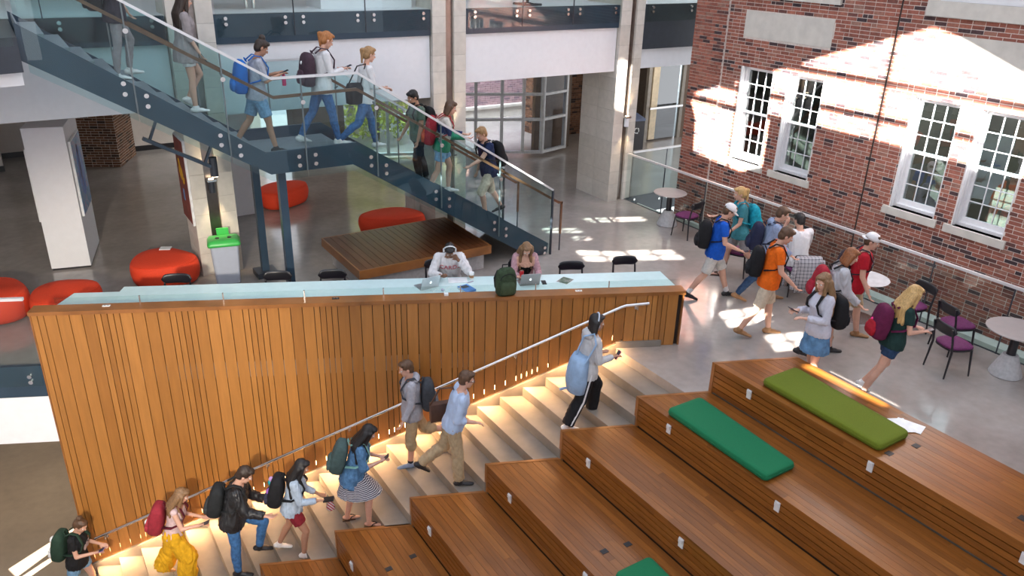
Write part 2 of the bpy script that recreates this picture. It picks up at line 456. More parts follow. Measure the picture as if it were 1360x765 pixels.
wall.box(XW + 0.004, XW + 0.6, Y1 - 0.02, Y1 - 0.0, -0.9, 7.5)     # far end return
wall_right = struct(wall.build('wall_right', M['mortar']))
rects = [(a, b, z0, z1) for (a, b, z0, z1) in brick_rects(Y1 - Y0, -0.86, 5.6, [(a - Y0, b - Y0, c, d) for a, b, c, d in allholes], seed=3)]
def near_key(r):
    y = Y0 + (r[0] + r[1]) / 2; z = (r[2] + r[3]) / 2
    # inside the photographed part of the wall and above the floor-side railing
    vis = 3.9 < y < 12 and z > 0.35 and (z < 4.9) and (y > 4.0 + max(0, z - 1.0) * 0.42)
    return (0 if vis else 1, (y**2 + (H - z)**2))
order = sorted(range(len(rects)), key=lambda i: near_key(rects[i]))
single = set(order[:298])
stuffr = [r for i, r in enumerate(rects) if i not in single and not (r[0] + Y0 > PIL - 0.05)]
pilr = []
for i in sorted(single):
    a, b, z0, z1 = rects[i]
    sub('brick', BRICK_ME, wall_right, (XW + 0.03 + rs.uniform(-0.002, 0.002), Y0 + (a + b)/2, (z0 + z1)/2), (0, 0, 0), (0.06, b - a, z1 - z0))
cut = [(a, min(b, PIL - Y0 - 0.003), c, d) for a, b, c, d in stuffr if a < PIL - Y0 - 0.02]
brick_stuff('brickwork', cut, (XW, Y0, 0), (0, 1, 0), (-1, 0, 0), 0.02, M['brickwork'], wall_right)
pr = brick_rects(Y1 - PIL, -0.86, 5.6, [], seed=5)
struct(MB().box(XW - 0.05, XW + 0.01, PIL, Y1, -0.9, 7.5).build('trim_5', M['mortar'])); pil = bpy.context.scene.objects['trim_5']
brick_stuff('brickwork', pr, (XW - 0.058, PIL, 0), (0, 1, 0), (-1, 0, 0), 0.02, M['brickwork'], pil)
er = brick_rects(0.7, -0.86, 5.6, [], seed=6)
brick_stuff('brickwork', er, (XW - 0.05, Y1 + 0.008, 0), (1, 0, 0), (0, 1, 0), 0.02, M['brickwork'], pil)
# vertical control joint and stone base
struct(MB().box(XW - 0.004, XW + 0.02, 8.10, 8.125, -0.8, 5.6).build('trim_6', M['woodgap']))
base = MB(); base.hexa([(XW - 0.10, Y0, -0.9), (XW + 0.01, Y0, -0.9), (XW + 0.01, Y1, -0.9), (XW - 0.10, Y1, -0.9),
                        (XW - 0.10, Y0, -0.06), (XW + 0.01, Y0, 0.01), (XW + 0.01, Y1, 0.01), (XW - 0.10, Y1, -0.06)])
struct(base.build('baseboard_right', M['curb']))
struct(MB().box(XE + 0.03, XW, -1, 13.98, -0.95, -0.16).build('trim_7', M['curb']))
for i, (a, b, c, d) in enumerate(LIME):
    MB().box(XW - 0.006, XW + 0.02, a + 0.004, b - 0.004, c + 0.004, d - 0.004).build('limestone_panel', M['limestone'], wall_right)
# ---- sash windows -------------------------------------------------
PANE_ME = MB().box(-0.5, 0.5, -0.5, 0.5, -0.5, 0.5).mesh('pane', M['pane'])
for i, (a, b) in enumerate(WINS):
    w = struct(thing('window_%d' % (i + 1), ['sash window nearest the far corner of the brick wall', 'second sash window from the far corner of the brick wall',
               'third sash window from the far corner, with a pale paper in an upper pane', 'nearest sash window, green chairs and white tables behind it'][i], 'window'))
    del w['category']
    fx0, fx1 = XW + 0.12, XW + 0.23
    f = MB(); t = 0.05
    f.box(fx0, fx1, a, a + t, WZ0, WZ1); f.box(fx0, fx1, b - t, b, WZ0, WZ1)
    f.box(fx0, fx1, a + t, b - t, WZ1 - t, WZ1); f.box(fx0, fx1 + .02, a + t, b - t, WZ0, WZ0 + 0.05)
    f.box(XW + .01, fx0, a, a + 0.02, WZ0, WZ1); f.box(XW + .01, fx0, b - 0.02, b, WZ0, WZ1); f.box(XW + .02, fx0, a + .02, b - .02, WZ1 - .02, WZ1)
    f.box(XW + .05, XW + .075, a + .02, a + .03, WZ0, WZ1); f.box(XW + .05, XW + .075, b - .03, b - .02, WZ0, WZ1)
    f.build('frame', M['trimwhite'], w)
    ll = L().box(XW - 0.035, XW + 0.13, a - 0.07, b + 0.10, WZ0 - 0.13, WZ0).build('sill', M['limestone'], w)
    zm = (WZ0 + WZ1) / 2 + 0.02
    for nm, z0, z1, x in (('upper_sash', zm - 0.02, WZ1 - t, fx0 + 0.035), ('lower_sash', WZ0 + 0.05, zm + 0.02, fx0 + 0.075)):
        s = MB(); q = 0.045; ya, yb = a + t, b - t
        s.box(x, x + 0.035, ya, ya + q, z0, z1); s.box(x, x + 0.035, yb - q, yb, z0, z1)
        s.box(x, x + 0.035, ya + q, yb - q, z1 - q, z1); s.box(x, x + 0.035, ya + q, yb - q, z0, z0 + (0.085 if nm[0] == 'l' else q))
        zz0 = z0 + (0.085 if nm[0] == 'l' else q); zz1 = z1 - q; yy0 = ya + q; yy1 = yb - q
        for k in (1, 2):
            y = yy0 + (yy1 - yy0)*k/3; s.box(x + 0.004, x + 0.03, y - 0.0065, y + 0.0065, zz0, zz1)
            z = zz0 + (zz1 - zz0)*k/3; s.box(x + 0.005, x + 0.029, yy0, yy1, z - 0.0065, z + 0.0065)
        so_ = s.build(nm, M['trimwhite'], w)
        for r_ in range(3):
            for c_ in range(3):
                sub('pane', PANE_ME, so_, (x + 0.018, yy0 + (yy1-yy0)*(c_+0.5)/3, zz0 + (zz1-zz0)*(r_+0.5)/3), (0, rs.uniform(-0.012, 0.012), rs.uniform(-0.012, 0.012)), (0.004, (yy1-yy0)/3, (zz1-zz0)/3))
for i, (a, b, c, d) in enumerate(UPS):
    w = struct(MB().box(XW - 0.05, XW + 0.1, a, b, c, d).build('window_%d' % (i + 5), M['limestone']))
    f = MB(); ua, ub, uc, ud = UPW[i]
    f.box(XW + 0.02, XW + 0.12, ua, ub, uc, uc + 0.10); f.box(XW + 0.02, XW + 0.12, (ua+ub)/2 - 0.08, (ua+ub)/2 + 0.08, uc + 0.1, ud)
    f.box(XW + 0.02, XW + 0.12, ua, ua + 0.1, uc + 0.1, ud); f.box(XW + 0.02, XW + 0.12, ub - 0.1, ub, uc + 0.1, ud)
    f.build('frame', M['trimwhite'], w)
    MB().box(XW + 0.07, XW + 0.076, ua + 0.1, ub - 0.1, uc + 0.1, ud).build('pane', M['pane'], w)
# rooms behind the brick wall
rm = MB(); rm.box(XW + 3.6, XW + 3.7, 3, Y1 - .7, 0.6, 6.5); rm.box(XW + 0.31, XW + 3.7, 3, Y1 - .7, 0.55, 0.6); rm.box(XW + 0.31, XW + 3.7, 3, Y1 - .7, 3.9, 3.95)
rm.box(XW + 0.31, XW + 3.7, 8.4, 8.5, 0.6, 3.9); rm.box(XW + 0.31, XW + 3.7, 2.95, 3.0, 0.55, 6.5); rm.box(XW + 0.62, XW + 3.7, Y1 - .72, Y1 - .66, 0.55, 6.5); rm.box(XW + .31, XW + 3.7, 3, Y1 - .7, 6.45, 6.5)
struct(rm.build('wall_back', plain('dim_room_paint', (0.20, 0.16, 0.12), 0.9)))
GR = plain('grass_green_shell', (0.13, 0.27, 0.03), 0.5); WT = plain('white_laminate', (0.75, 0.77, 0.78), 0.35)
for (x, y, lab) in ((13.6, 6.0, 'white meeting table seen through the nearest brick-wall window'), (13.9, 7.3, 'white meeting table seen through the third brick-wall window'),
                    (13.7, 9.9, 'white meeting table seen through the second brick-wall window')):
    t = thing('meeting_table', lab, 'table', (x, y, 0.6))
    L().lathe([(0.01, 0.70), (0.45, 0.70), (0.45, 0.73), (0.01, 0.73)], n=20).build('tabletop', WT, t)
    L().cyl((0, 0, 0.02), (0, 0, 0.70), 0.04).lathe([(0.01, 0), (0.25, 0), (0.24, 0.02), (0.01, 0.03)], n=16).build('pedestal', M['chrome'], t)
def shell_chair(x, y, rz, lab):
    c = thing('shell_chair', lab, 'chair', (x, y, 0.6), rz)
    s = L(); s.box(-0.2, 0.2, -0.2, 0.2, 0.44, 0.47); s.hexa([(-0.2, -0.2, .46), (-0.17, -0.2, .46), (-0.17, .2, .46), (-.2, .2, .46), (-0.27, -.19, .85), (-.24, -.19, .85), (-.24, .19, .85), (-.27, .19, .85)])
    s.build('seat_shell', GR, c)
    for sx in (-1, 1):
        for sy in (-1, 1): L().tube([(sx*.15, sy*.15, .44), (sx*.19, sy*.19, 0)], .012, 6).build('leg', M['chrome'], c)
shell_chair(13.25, 5.75, R(200), 'green shell chair left of the table behind the nearest brick-wall window')
shell_chair(13.6, 6.6, R(70), 'green shell chair behind the table seen through the nearest window')
shell_chair(13.4, 7.05, R(160), 'green shell chair seen low in the third brick-wall window')

# ---- columns ------------------------------------------------------
def stone_column(lab, x0, x1, y0, y1, z1, slot, extra=None):
    """two block piers with a metal channel between them on the front"""
    c = thing('stone_column', lab, 'column', ((x0+x1)/2, (y0+y1)/2, 0))
    s0, s1 = slot
    core = MB(); core.box(x0 + .006, s0 - .006, y0 + .006, y1 - .006, 0, z1); core.box(s1 + .006, x1 - .006, y0 + .006, y1 - .006, 0, z1); core.box(s0 - .02, s1 + .02, y0 + 0.2, y1 - .2, 0, z1)
    core.build('core', M['blockjoint'], c)
    k = 0; z = 0.0
    while z < z1 - 0.05:
        bh = (0.42, 0.30)[k % 2]
        zz = min(z + bh, z1) - 0.006
        for a, b in ((x0, s0), (s1, x1)):
            n = max(1, round((y1 - y0) / 0.62))
            for q in range(n):
                ya = y0 + (y1-y0)*q/n; yb = y0 + (y1-y0)*(q+1)/n - (0.006 if q < n-1 else 0)
                MB().box(a, b, ya, yb, z, zz).build('stone_block', M['block'], c)
        z += bh; k += 1
    ch = MB(); ch.box(s0 + .002, s1 - .002, y0 + 0.06, y0 + 0.09, 0, z1); ch.build('metal_channel', M['channel'], c)
    return c
c1 = stone_column('stone block column behind the green-lidded bin', 2.44, 3.15, 13.95, 14.75, 8, (2.68, 2.88))
c2 = stone_column('middle stone block column behind the lower stair flight', 7.14, 7.86, 14.0, 14.7, 8, (7.42, 7.60))
c3 = stone_column('right stone block column with a broad side, nearest the brick wall', 11.74, 12.40, 14.0, 15.25, 8, (12.02, 12.18))
# column lights (uplight / downlight fittings in the channels)
def spot(loc, aim, power, color=(1, .72, .42), ang=70, size=0.05, blend=0.6):
    d = bpy.data.lights.new('spot_lamp', 'SPOT'); d.energy = power; d.color = color; d.spot_size = R(ang); d.spot_blend = blend; d.shadow_soft_size = size
    o = bpy.data.objects.new('spot_lamp', d); col.objects.link(o); o.location = loc
    o.rotation_euler = (Vector(aim) - Vector(loc)).to_track_quat('-Z', 'Y').to_euler()
for lab, x, z, yf in (('small light fitting in the channel of the column behind the bin', 2.78, 1.75, 13.95), ('small light fitting in the channel of the middle column', 7.51, 2.05, 14.0), ('white light fitting in the channel of the right column', 12.10, 2.0, 14.0)):
    t = thing('column_light', lab, 'light', (x, yf, z))
    L().box(-.075, .075, -.10, .05, -.02, .02).build('bracket', M['chrome'], t)
    L().cyl((0, -.03, -.22), (0, -.03, -.02), .055).build('lamp_housing', M['steel'] if x < 12 else M['white'], t)
    L().cyl((0, -.03, .021), (0, -.03, .026), .045).build('lens', M['lampglow'], t)
    spot((x, yf - .13, z - .26), (x, yf + .02, z - 1.6), 14); spot((x, yf - .13, z + .05), (x, yf + .02, z + 1.5), 14)

# ---- gallery floor, fascias, bulkheads ---------------------------
YG = 14.0
struct(MB().box(-7, 6.4, YG + 0.15, 25, 4.05, 4.44).box(6.4, XE + 0.16, YG + 0.15, 20.5, 4.05, 4.44).build('ceiling', M['white']))
struct(MB().box(12.4, 24, YG + 0.15, 20.5, 4.05, 4.44).build('ceiling', M['white']))
FAS = [(-7, 2.42, 4.0), (3.17, 7.12, 3.97), (7.88, 11.72, 3.97), (12.42, 16, 3.48)]
for i, (a, b, z0) in enumerate(FAS):
    struct(MB().box(a, b, YG + 0.05, YG + 0.16, z0, 4.44).build('trim_%d' % (8 + i), M['stringer'] if i < 3 else M['steel']))
BUL = [(-7, 2.42, 2.95, YG + .12), (3.17, 7.12, 2.80, YG + .10), (7.88, 11.72, 3.03, YG + .10), (12.42, 16, 3.05, YG + .12)]
for i, (a, b, z0, y) in enumerate(BUL):
    struct(MB().box(a, b, y, y + 0.2, z0, FAS[i][2]).build('wall_gallery_%s' % ('left', 'middle', 'centre', 'right')[i], M['white']))
struct(MB().box(-7, 6.4, YG + .3, 25, 3.1, 3.15).box(6.4, 24, YG + .3, 20.5, 3.1, 3.15).build('ceiling', M['white']))
struct(MB().box(-7, 24, YG - 0.0, 20.5, 7.9, 8.1).build('ceiling', M['white']))
struct(MB().box(-7, 24, 20.3, 20.5, 4.44, 7.9).build('wall_upper', plain('cream_paint', (0.50, 0.45, 0.36), 0.8)))
# left gallery edge beside the stair head
ge = MB(); ge.hexa([(-7, 9.6, 4.02), (.30, 11.75, 4.02), (.30, 14.1, 4.02), (-7, 14.1, 4.02), (-7, 9.6, 4.44), (.30, 11.75, 4.44), (.30, 14.1, 4.44), (-7, 14.1, 4.44)])
struct(ge.build('floor', M['steel']))
gw = MB(); gw.hexa([(-7, 9.72, 3.84), (.28, 11.9, 3.84), (.28, 14.1, 3.84), (-7, 14.1, 3.84), (-7, 9.72, 4.02), (.28, 11.9, 4.02), (.28, 14.1, 4.02), (-7, 14.1, 4.02)])
struct(gw.build('trim_12', M['white']))

# ---- far ground-floor walls --------------------------------------
struct(MB().box(-7, 2.0, 24.6, 24.7, 0, 3.1).box(2.7, 6.4, 23.9, 24.0, 0, 3.1).build('wall_far', plain('off_white_paint', (0.62, 0.58, 0.55), 0.7, var=0.03)))
struct(MB().box(-7, 2.0, 24.57, 24.6, 0, 0.14).box(2.7, 6.4, 23.87, 23.9, 0, 0.14).build('baseboard_far', M['black']))
struct(MB().box(-1.2, -0.30, 23.2, 24.6, 0, 3.1).build('wall_left', plain('off_white_return', (0.66, 0.62, 0.59), 0.7, var=0.03)))
struct(MB().box(-1.22, -0.28, 23.17, 23.2, 0, 0.14).build('baseboard_left', M['black']))
# brown brick pier far left
p0 = Vector((1.30, 22.82, 0)); p1 = Vector((2.28, 22.32, 0)); p2 = Vector((2.83, 23.53, 0))
bp = MB().prism([(p0.x, p0.y), (p1.x, p1.y), (p2.x, p2.y), (p0.x + .6, p0.y + 1.5)], 0, 3.1)
bpo = tag(bp.build('brick_pier', M['mortar']), 'brown brick pier standing behind the white display pier', 'pier')
for q0, q1 in ((p0, p1), (p1, p2)):
    d = (q1 - q0).normalized(); n = Vector((d.y, -d.x, 0))
    brick_stuff('brickwork', brick_rects((q1-q0).length, 0, 3.1, [], seed=9), q0, d, n, 0.01, M['brown_brickwork'], bpo, 0.006)
# white partition right of column one
tag(MB().box(3.3, 4.32, 16.98, 17.25, 0.06, 3.1).box(3.33, 4.29, 17.0, 17.2, 0, .06).build('partition', M['white']), 'white partition panel behind the stair posts', 'partition')
# stone plinth under the stair
tag(MB().box(7.05, 7.75, 14.76, 15.25, 0, 0.62).build('stone_plinth', M['limestone']), 'low stone plinth behind the red ottoman under the stair', 'plinth')

# ---- far window walls --------------------------------------------
def curtain(name, pts, mull, z0, z1, trans, label):
    w = struct(thing(name, label, 'window')); del w['category']
    for (p, q), ms in zip(zip(pts[:-1], pts[1:]), mull):
        p, q = Vector((*p, 0)), Vector((*q, 0)); d = (q - p); n = d.normalized()
        f = L()
        for t in [0] + ms + [1]:
            c = p + d*t; f.obox((c.x, c.y, (z0+z1)/2), n*.04, Vector((-n.y, n.x, 0))*.06, (0, 0, (z1-z0)/2))
        for z in [z0 + .04, z1 - .04] + trans:
            c = p + d*.5; f.obox((c.x, c.y, z), d*.5, Vector((-n.y, n.x, 0))*.055, (0, 0, .035))
        f.build('frame', plain('pale_mullion', (0.55, 0.55, 0.55), 0.4), w)
        zs = [z0] + trans + [z1]; ts = [0] + ms + [1]
        for a, b in zip(ts[:-1], ts[1:]):
            for u, v in zip(zs[:-1], zs[1:]):
                c = p + d*((a+b)/2); L().obox((c.x, c.y, (u+v)/2), d*((b-a)/2), Vector((-n.y, n.x, 0))*.006, (0, 0, (v-u)/2)).build('pane', M['farpane'], w)
curtain('window_7', [(10.0, 19.6), (12.78, 18.35), (13.75, 18.6)], [[.18, .38, .62, .82], []], 0.08, 3.1, [1.05, 1.75], 'mullioned window wall behind the right column, brick building outside')
curtain('window_8', [(7.6, 20.5), (10.0, 19.6)], [[.5]], 0.08, 3.1, [1.6], 'far window with yellow-green foliage outside')
struct(MB().box(9.6, 10.4, 19.45, 19.75, 0, 3.1).build('wall_pier', plain('grey_pier', (0.33, 0.34, 0.38), 0.7)))
struct(MB().box(6.3, 7.7, 20.4, 20.9, 0, 3.1).build('wall_dark', plain('brown_wall', (0.16, 0.11, 0.09), 0.7)))
# building outside
M['lilac_brickwork'] = random_ramp('lilac_brickwork', [(0, (.20, .14, .17)), (.3, (.34, .22, .24)), (1, (.44, .29, .30))], .85, grain=(18, (1, 1, 1)), attr=True, amount=.2)
ob = tag(MB().box(9, 19, 23.6, 24.0, 0, 3.6).build('brick_building', M['mortar']), 'purple-grey brick building outside the far window wall', 'building')
brick_stuff('brickwork', brick_rects(10, .42, 3.6, [], seed=12), (9, 23.59, 0), (1, 0, 0), (0, -1, 0), 0.01, M['lilac_brickwork'], ob, 0.006)
MB().box(9, 19, 23.45, 23.6, 0, .34).box(9, 19, 23.40, 23.6, .34, .42).build('stone_base', M['limestone'], ob)
struct(MB().box(-10, 40, 27.05, 60, -0.3, -0.02).build('ground', plain('outdoor_paving', (0.35, 0.35, 0.36), 0.9)))
# ---- hall beyond the brick corner ---------------------------------
hw = struct(MB().box(14.1, 14.2, 18.95, 21.2, 0, 3.1).box(16.45, 16.55, 18.9, 20.2, 0, 3.1).box(14.2, 16.45, 20.2, 20.3, 0, 3.1).build('wall_hall', plain('dark_mortar', (.12, .09, .07), .9)))
brick_stuff('brickwork', brick_rects(2.25, 0, 3.1, [], seed=14), (14.09, 18.95, 0), (0, 1, 0), (-1, 0, 0), .01, M['brown_brickwork'], hw, .006)
brick_stuff('brickwork', brick_rects(2.25, 0, 3.1, [], seed=15), (14.2, 20.19, 0), (1, 0, 0), (0, -1, 0), .01, M['brown_brickwork'], hw, .006)
brick_stuff('brickwork', brick_rects(1.3, 0, 3.1, [], seed=16), (16.44, 18.9, 0), (0, 1, 0), (-1, 0, 0), .01, M['brown_brickwork'], hw, .006)
dr = struct(thing('door_1', 'glazed hall door with a steel push bar', 'door')); del dr['category']
L().box(16.6, 16.72, 18.3, 18.42, 0, 2.6).box(18.0, 18.12, 18.3, 18.42, 0, 2.6).box(16.6, 18.12, 18.3, 18.42, 2.5, 2.62).build('door_frame', plain('taupe_frame', (0.30, 0.27, 0.23), 0.5), dr)
L().box(16.8, 17.05, 18.32, 18.38, .05, 2.5).build('door_panel', plain('cream_door', (0.72, 0.60, 0.42), 0.5), dr)
L().box(17.05, 18.0, 18.34, 18.36, .05, 2.5).build('pane', M['pane'], dr)
L().bar((16.65, 18.2, 1.05), (18.0, 18.2, 1.05), .05, .06).build('push_bar', M['chrome'], dr)
struct(MB().box(18.12, 24, 18.3, 18.5, 0, 3.1).box(16.6, 18.12, 18.3, 18.42, 2.62, 3.1).box(12.9, 14.1, 18.9, 19.05, 0, 3.1).box(16.6, 19.5, 20.0, 20.1, 0, 3.1).build('wall_entry', plain('entry_brown', (0.14, 0.09, 0.06), 0.7)))
# recycling bins in the hall
for (x, lab) in ((15.1, 'dark recycling bin by the right column, left of the pair'), (15.75, 'dark recycling bin in the hall, right of the pair')):
    t = thing('recycling_bin', lab, 'bin', (x, 17.9, 0), R(-10))
    L().box(-.27, .27, -.25, .25, 0, .86).build('bin_body', plain('slate_bin', (0.035, 0.032, 0.035), 0.45), t)
    L().hexa([(-.28, -.26, .86), (.28, -.26, .86), (.28, .26, .86), (-.28, .26, .86), (-.28, -.26, .92), (.28, -.26, .92), (.28, .26, 1.0), (-.28, .26, 1.0)]).build('bin_lid', plain('blue_lid', (0.10, 0.13, 0.22), 0.4), t)
    sg = L()
    for k in range(3):
        a = R(90 + 120*k); b = a + R(75); r0 = .075
        p = [(r0*math.cos(a + (b-a)*i/4), -.256, .58 + r0*math.sin(a + (b-a)*i/4)) for i in range(5)]
        sg.tube(p, .014, 6); sg.tube([p[-1], (p[-1][0] - .045*math.sin(b), -.256, p[-1][2] + .045*math.cos(b))], [.03, .002], 6)
    sg.build('recycling_symbol', WT, t)

# ---- unseen wall added to block the sun; holes traced back from its patches
XO = -4.0
def back(p):
    p = Vector(p); t = (p.x - XO) / SUN.x
    q = p - SUN * t
    return (q.y, q.z)
HOLES3 = [
    [(XW, 12.6, 2.66), (XW, 9.2, 3.96), (XW, 7.5, 4.56), (XW, 7.1, 4.46), (XW, 5.2, 3.76), (XW, 4.6, 3.5), (XW, 4.6, 2.62), (XW, 9.3, 2.70), (XW, 10.43, 2.70), (XW, 10.43, 1.62), (XW, 10.95, 1.40), (XW, 12.3, 1.50), (XW, 12.35, 2.2)],
]
FQ = {  # sun patches on the floor (world xy)
    'a': [(9.55, 8.25), (10.35, 8.05), (10.2, 7.55), (9.3, 7.75)],
    'b': [(9.55, 7.25), (10.15, 7.05), (10.0, 6.6), (9.3, 6.8)],
    'c': [(9.15, 11.75), (9.9, 11.25), (9.75, 10.75), (9.0, 11.2)],
    'd': [(10.05, 11.25), (10.85, 10.85), (10.75, 10.35), (9.95, 10.75)],
    'e': [(9.3, 13.2), (9.95, 12.8), (9.9, 12.55), (9.25, 12.9)],
    'f': [(10.5, 13.3), (11.7, 12.75), (11.65, 12.5), (10.45, 13.0)],
    'h': [(9.55, 12.45), (9.85, 12.3), (9.8, 12.1), (9.5, 12.22)],
}
wo_ = [Vector((-10, -4.5, 0)), Vector((30, -4.5, 0)), Vector((30, 17, 0)), Vector((-10, 17, 0))]
polys = [wo_]
for h in HOLES3: polys.append([Vector((*back(p), 0)) for p in h])
for q in FQ.values(): polys.append([Vector((*back((x, y, 0)), 0)) for x, y in q])
for q in ([(-1.3, 12.28, LOW), (-0.35, 12.95, LOW), (-0.35, 13.15, LOW), (-1.4, 12.55, LOW)], [(-1.5, 11.95, LOW), (-0.8, 12.38, LOW), (-0.8, 12.5, LOW), (-1.5, 12.1, LOW)]):
    polys.append([Vector((*back(p), 0)) for p in q])
polys.append([Vector((*back((x, y, .46)), 0)) for x, y in ((8.52, 5.80), (8.66, 5.72), (8.66, 4.55), (8.58, 4.60))])
polys.append([Vector((*back((x, 14.0, z)), 0)) for x, z in ((11.78, 2.2), (12.02, 2.15), (12.02, 3.2), (11.90, 3.3), (11.78, 3.15))])
flat = [p for poly in polys for p in poly]
wm = MB(); wm.add([(XO, p.x, p.y) for p in flat], [tuple(t) for t in tessellate_polygon(polys)])
wall_left = struct(wm.build('wall_west', M['white']))
mb = MB()   # unseen glazing bars, placed to draw the stripes on brick and floor
for y, z0, z1 in ((8.1, 2.6, 4.5), (11.3, 1.4, 3.3)):
    a = back((XW, y, z0)); b = back((XW, y, z1)); mb.bar((XO, *a), (XO, *b), .07, .07, up=(1, 0, 0))
for z, ya, yb in ((3.62, 10.5, 4.6), (3.02, 12.0, 4.6), (2.62, 12.6, 10.4)):
    a = back((XW, ya, z)); b = back((XW, yb, z)); mb.bar((XO, *a), (XO, *b), .10, .10, up=(1, 0, 0))
for q in FQ.values():
    c = [Vector((x, y, 0)) for x, y in q]
    for (i, j, k, l_) in ((0, 1, 3, 2),):
        a = back((c[0]+c[1])/2); b = back((c[3]+c[2])/2); mb.bar((XO, *a), (XO, *b), .04, .04, up=(1, 0, 0))
        a = back((c[0]+c[3])/2); b = back((c[1]+c[2])/2); mb.bar((XO, *a), (XO, *b), .04, .04, up=(1, 0, 0))
mb.build('glazing_bars', M['trimwhite'], wall_left)

# unseen roof slab added to darken the right of the wood wall
struct(MB().box(1.5, 14, -3, 3.5, 12.9, 13.1).build('ceiling', M['white']))
# unseen wall added behind the camera to hold back sky light, two openings
sw_o = [Vector((-4, -4.5, 0)), Vector((14, -4.5, 0)), Vector((14, 13, 0)), Vector((-4, 13, 0))]
sw_h = [[Vector((-3.4, 2.2, 0)), Vector((1.2, 2.2, 0)), Vector((1.2, 9.5, 0)), Vector((-3.4, 9.5, 0))], [Vector((7.0, 4.5, 0)), Vector((12.0, 4.5, 0)), Vector((12.0, 9.0, 0)), Vector((7.0, 9.0, 0))]]
fl_ = [p for q in [sw_o] + sw_h for p in q]
sm_ = MB(); sm_.add([(p.x, -3.0, p.y) for p in fl_], [tuple(t) for t in tessellate_polygon([sw_o] + sw_h)])
struct(sm_.build('wall_south', M['white']))
# ================================================================== WOOD WALL, STEPS, BENCHES
def slope_z(x): return -0.478 * (7.2 - x)            # nosing line
CAPZ = 0.92
pw = thing('partition_wall', 'tall honey-brown wooden board wall beside the concrete stairs', 'wall', (A0.x, A0.y, 0))
length = (A1 - A0).length
back_z = lambda x: min(0.0, slope_z(x)) + 0.05
def wpt(u, off): return A0 + WD*u + WN*off
# backing
bk = MB()
for u0, u1 in ((0, 4.0), (4.0, length - 0.92), (length - 0.92, length)):
    a, b, c, d = wpt(u0, .045), wpt(u1, .045), wpt(u1, .18), wpt(u0, .18)
    za, zb = (back_z(a.x), back_z(b.x)) if u1 < length else (0.0, 0.0)
    za -= .5; zb -= .5
    if u1 >= length: za = zb = 0.0
    bk.hexa([(a.x, a.y, za), (b.x, b.y, zb), (c.x, c.y, zb), (d.x, d.y, za), (a.x, a.y, .86), (b.x, b.y, .86), (c.x, c.y, .86), (d.x, d.y, .86)])
bk.build('backing', M['woodgap'], pw)
u = 0.0; k = 1; pat = [1, 1, 2, 2, 2, 2, 1, 1, 1, 1, 2, 2, 2, 2, 1, 1, 1, 1, 2, 2, 2, 2]; seq = [1, 1] + [2, 2, 2, 2, 1, 1, 1, 1]*12
unit = 0.0815
for s in seq:
    w = unit*s
    if u + w > length + .01: break
    a, b = wpt(u + .005, 0), wpt(u + w - .005, 0); c, d = wpt(u + w - .005, .03), wpt(u + .005, .03)
    flat_end = a.x > 7.24
    za = (slope_z(a.x) + .085) if not flat_end else (0.10 if a.x < 7.55 else .005)
    zb = (slope_z(b.x) + .085) if not flat_end else (0.10 if a.x < 7.55 else .005)
    MB().hexa([(a.x, a.y, za), (b.x, b.y, zb), (c.x, c.y, zb), (d.x, d.y, za), (a.x, a.y, .86), (b.x, b.y, .86), (c.x, c.y, .86), (d.x, d.y, .86)]).build('board', M['board'], pw)
    u += w
cp = MB(); a, b, c, d = wpt(-.02, -.03), wpt(length + .03, -.03), wpt(length + .03, .20), wpt(-.02, .20)
cp.hexa([(*a.xy, .865), (*b.xy, .865), (*c.xy, .865), (*d.xy, .865), (*a.xy, CAPZ), (*b.xy, CAPZ), (*c.xy, CAPZ), (*d.xy, CAPZ)])
cp.build('cap', M['woodcap'], pw)
en = MB(); a, b, c, d = wpt(length + .0, .0), wpt(length + .025, .0), wpt(length + .025, .18), wpt(length, .18)
en.hexa([(*a.xy, 0), (*b.xy, 0), (*c.xy, 0), (*d.xy, 0), (*a.xy, .865), (*b.xy, .865), (*c.xy, .865), (*d.xy, .865)])
en.build('end_panel', M['woodcap'], pw)
en = MB(); a, b, c, d = wpt(-.02, .0), wpt(0, .0), wpt(.0, .18), wpt(-.02, .18)
en.hexa([(*a.xy, -3.9), (*b.xy, -3.9), (*c.xy, -3.9), (*d.xy, -3.9), (*a.xy, .865), (*b.xy, .865), (*c.xy, .865), (*d.xy, .865)])
en.build('end_panel', M['woodcap'], pw)
# sloping light strip at the foot of the boards: lamp strip and its warm light
ls = MB(); 
for x0, x1 in ((-0.2, 7.2),):
    p, q = Vector((x0, wall_y(x0), slope_z(x0) + .165)), Vector((x1, wall_y(x1), slope_z(x1) + .165))
    off = WN * .038
    ls.obox((p + q)/2 + off, (q - p)/2, WN*.004, Vector((0, 0, .035)))
ls.build('light_strip', M['led'], pw)
for i in range(14):
    x = 0.1 + i * 0.53
    pos = Vector((x, wall_y(x), slope_z(x) + 0.16)) - WN * 0.075
    d = bpy.data.lights.new('strip_lamp', 'AREA'); d.shape = 'RECTANGLE'; d.size = 0.5; d.size_y = .03; d.energy = 7.5; d.color = (1, .56, .25); d.spread = R(170)
    o = bpy.data.objects.new('strip_lamp', d); col.objects.link(o); o.location = pos
    ux = Vector((WD.x, WD.y, 0.478*WD.x)).normalized(); zz = -(Vector((0, 0, -1)) - WN*.55); zz = (zz - ux*zz.dot(ux)).normalized(); yy = zz.cross(ux)
    o.rotation_euler = Matrix((ux, yy, zz)).transposed().to_euler()
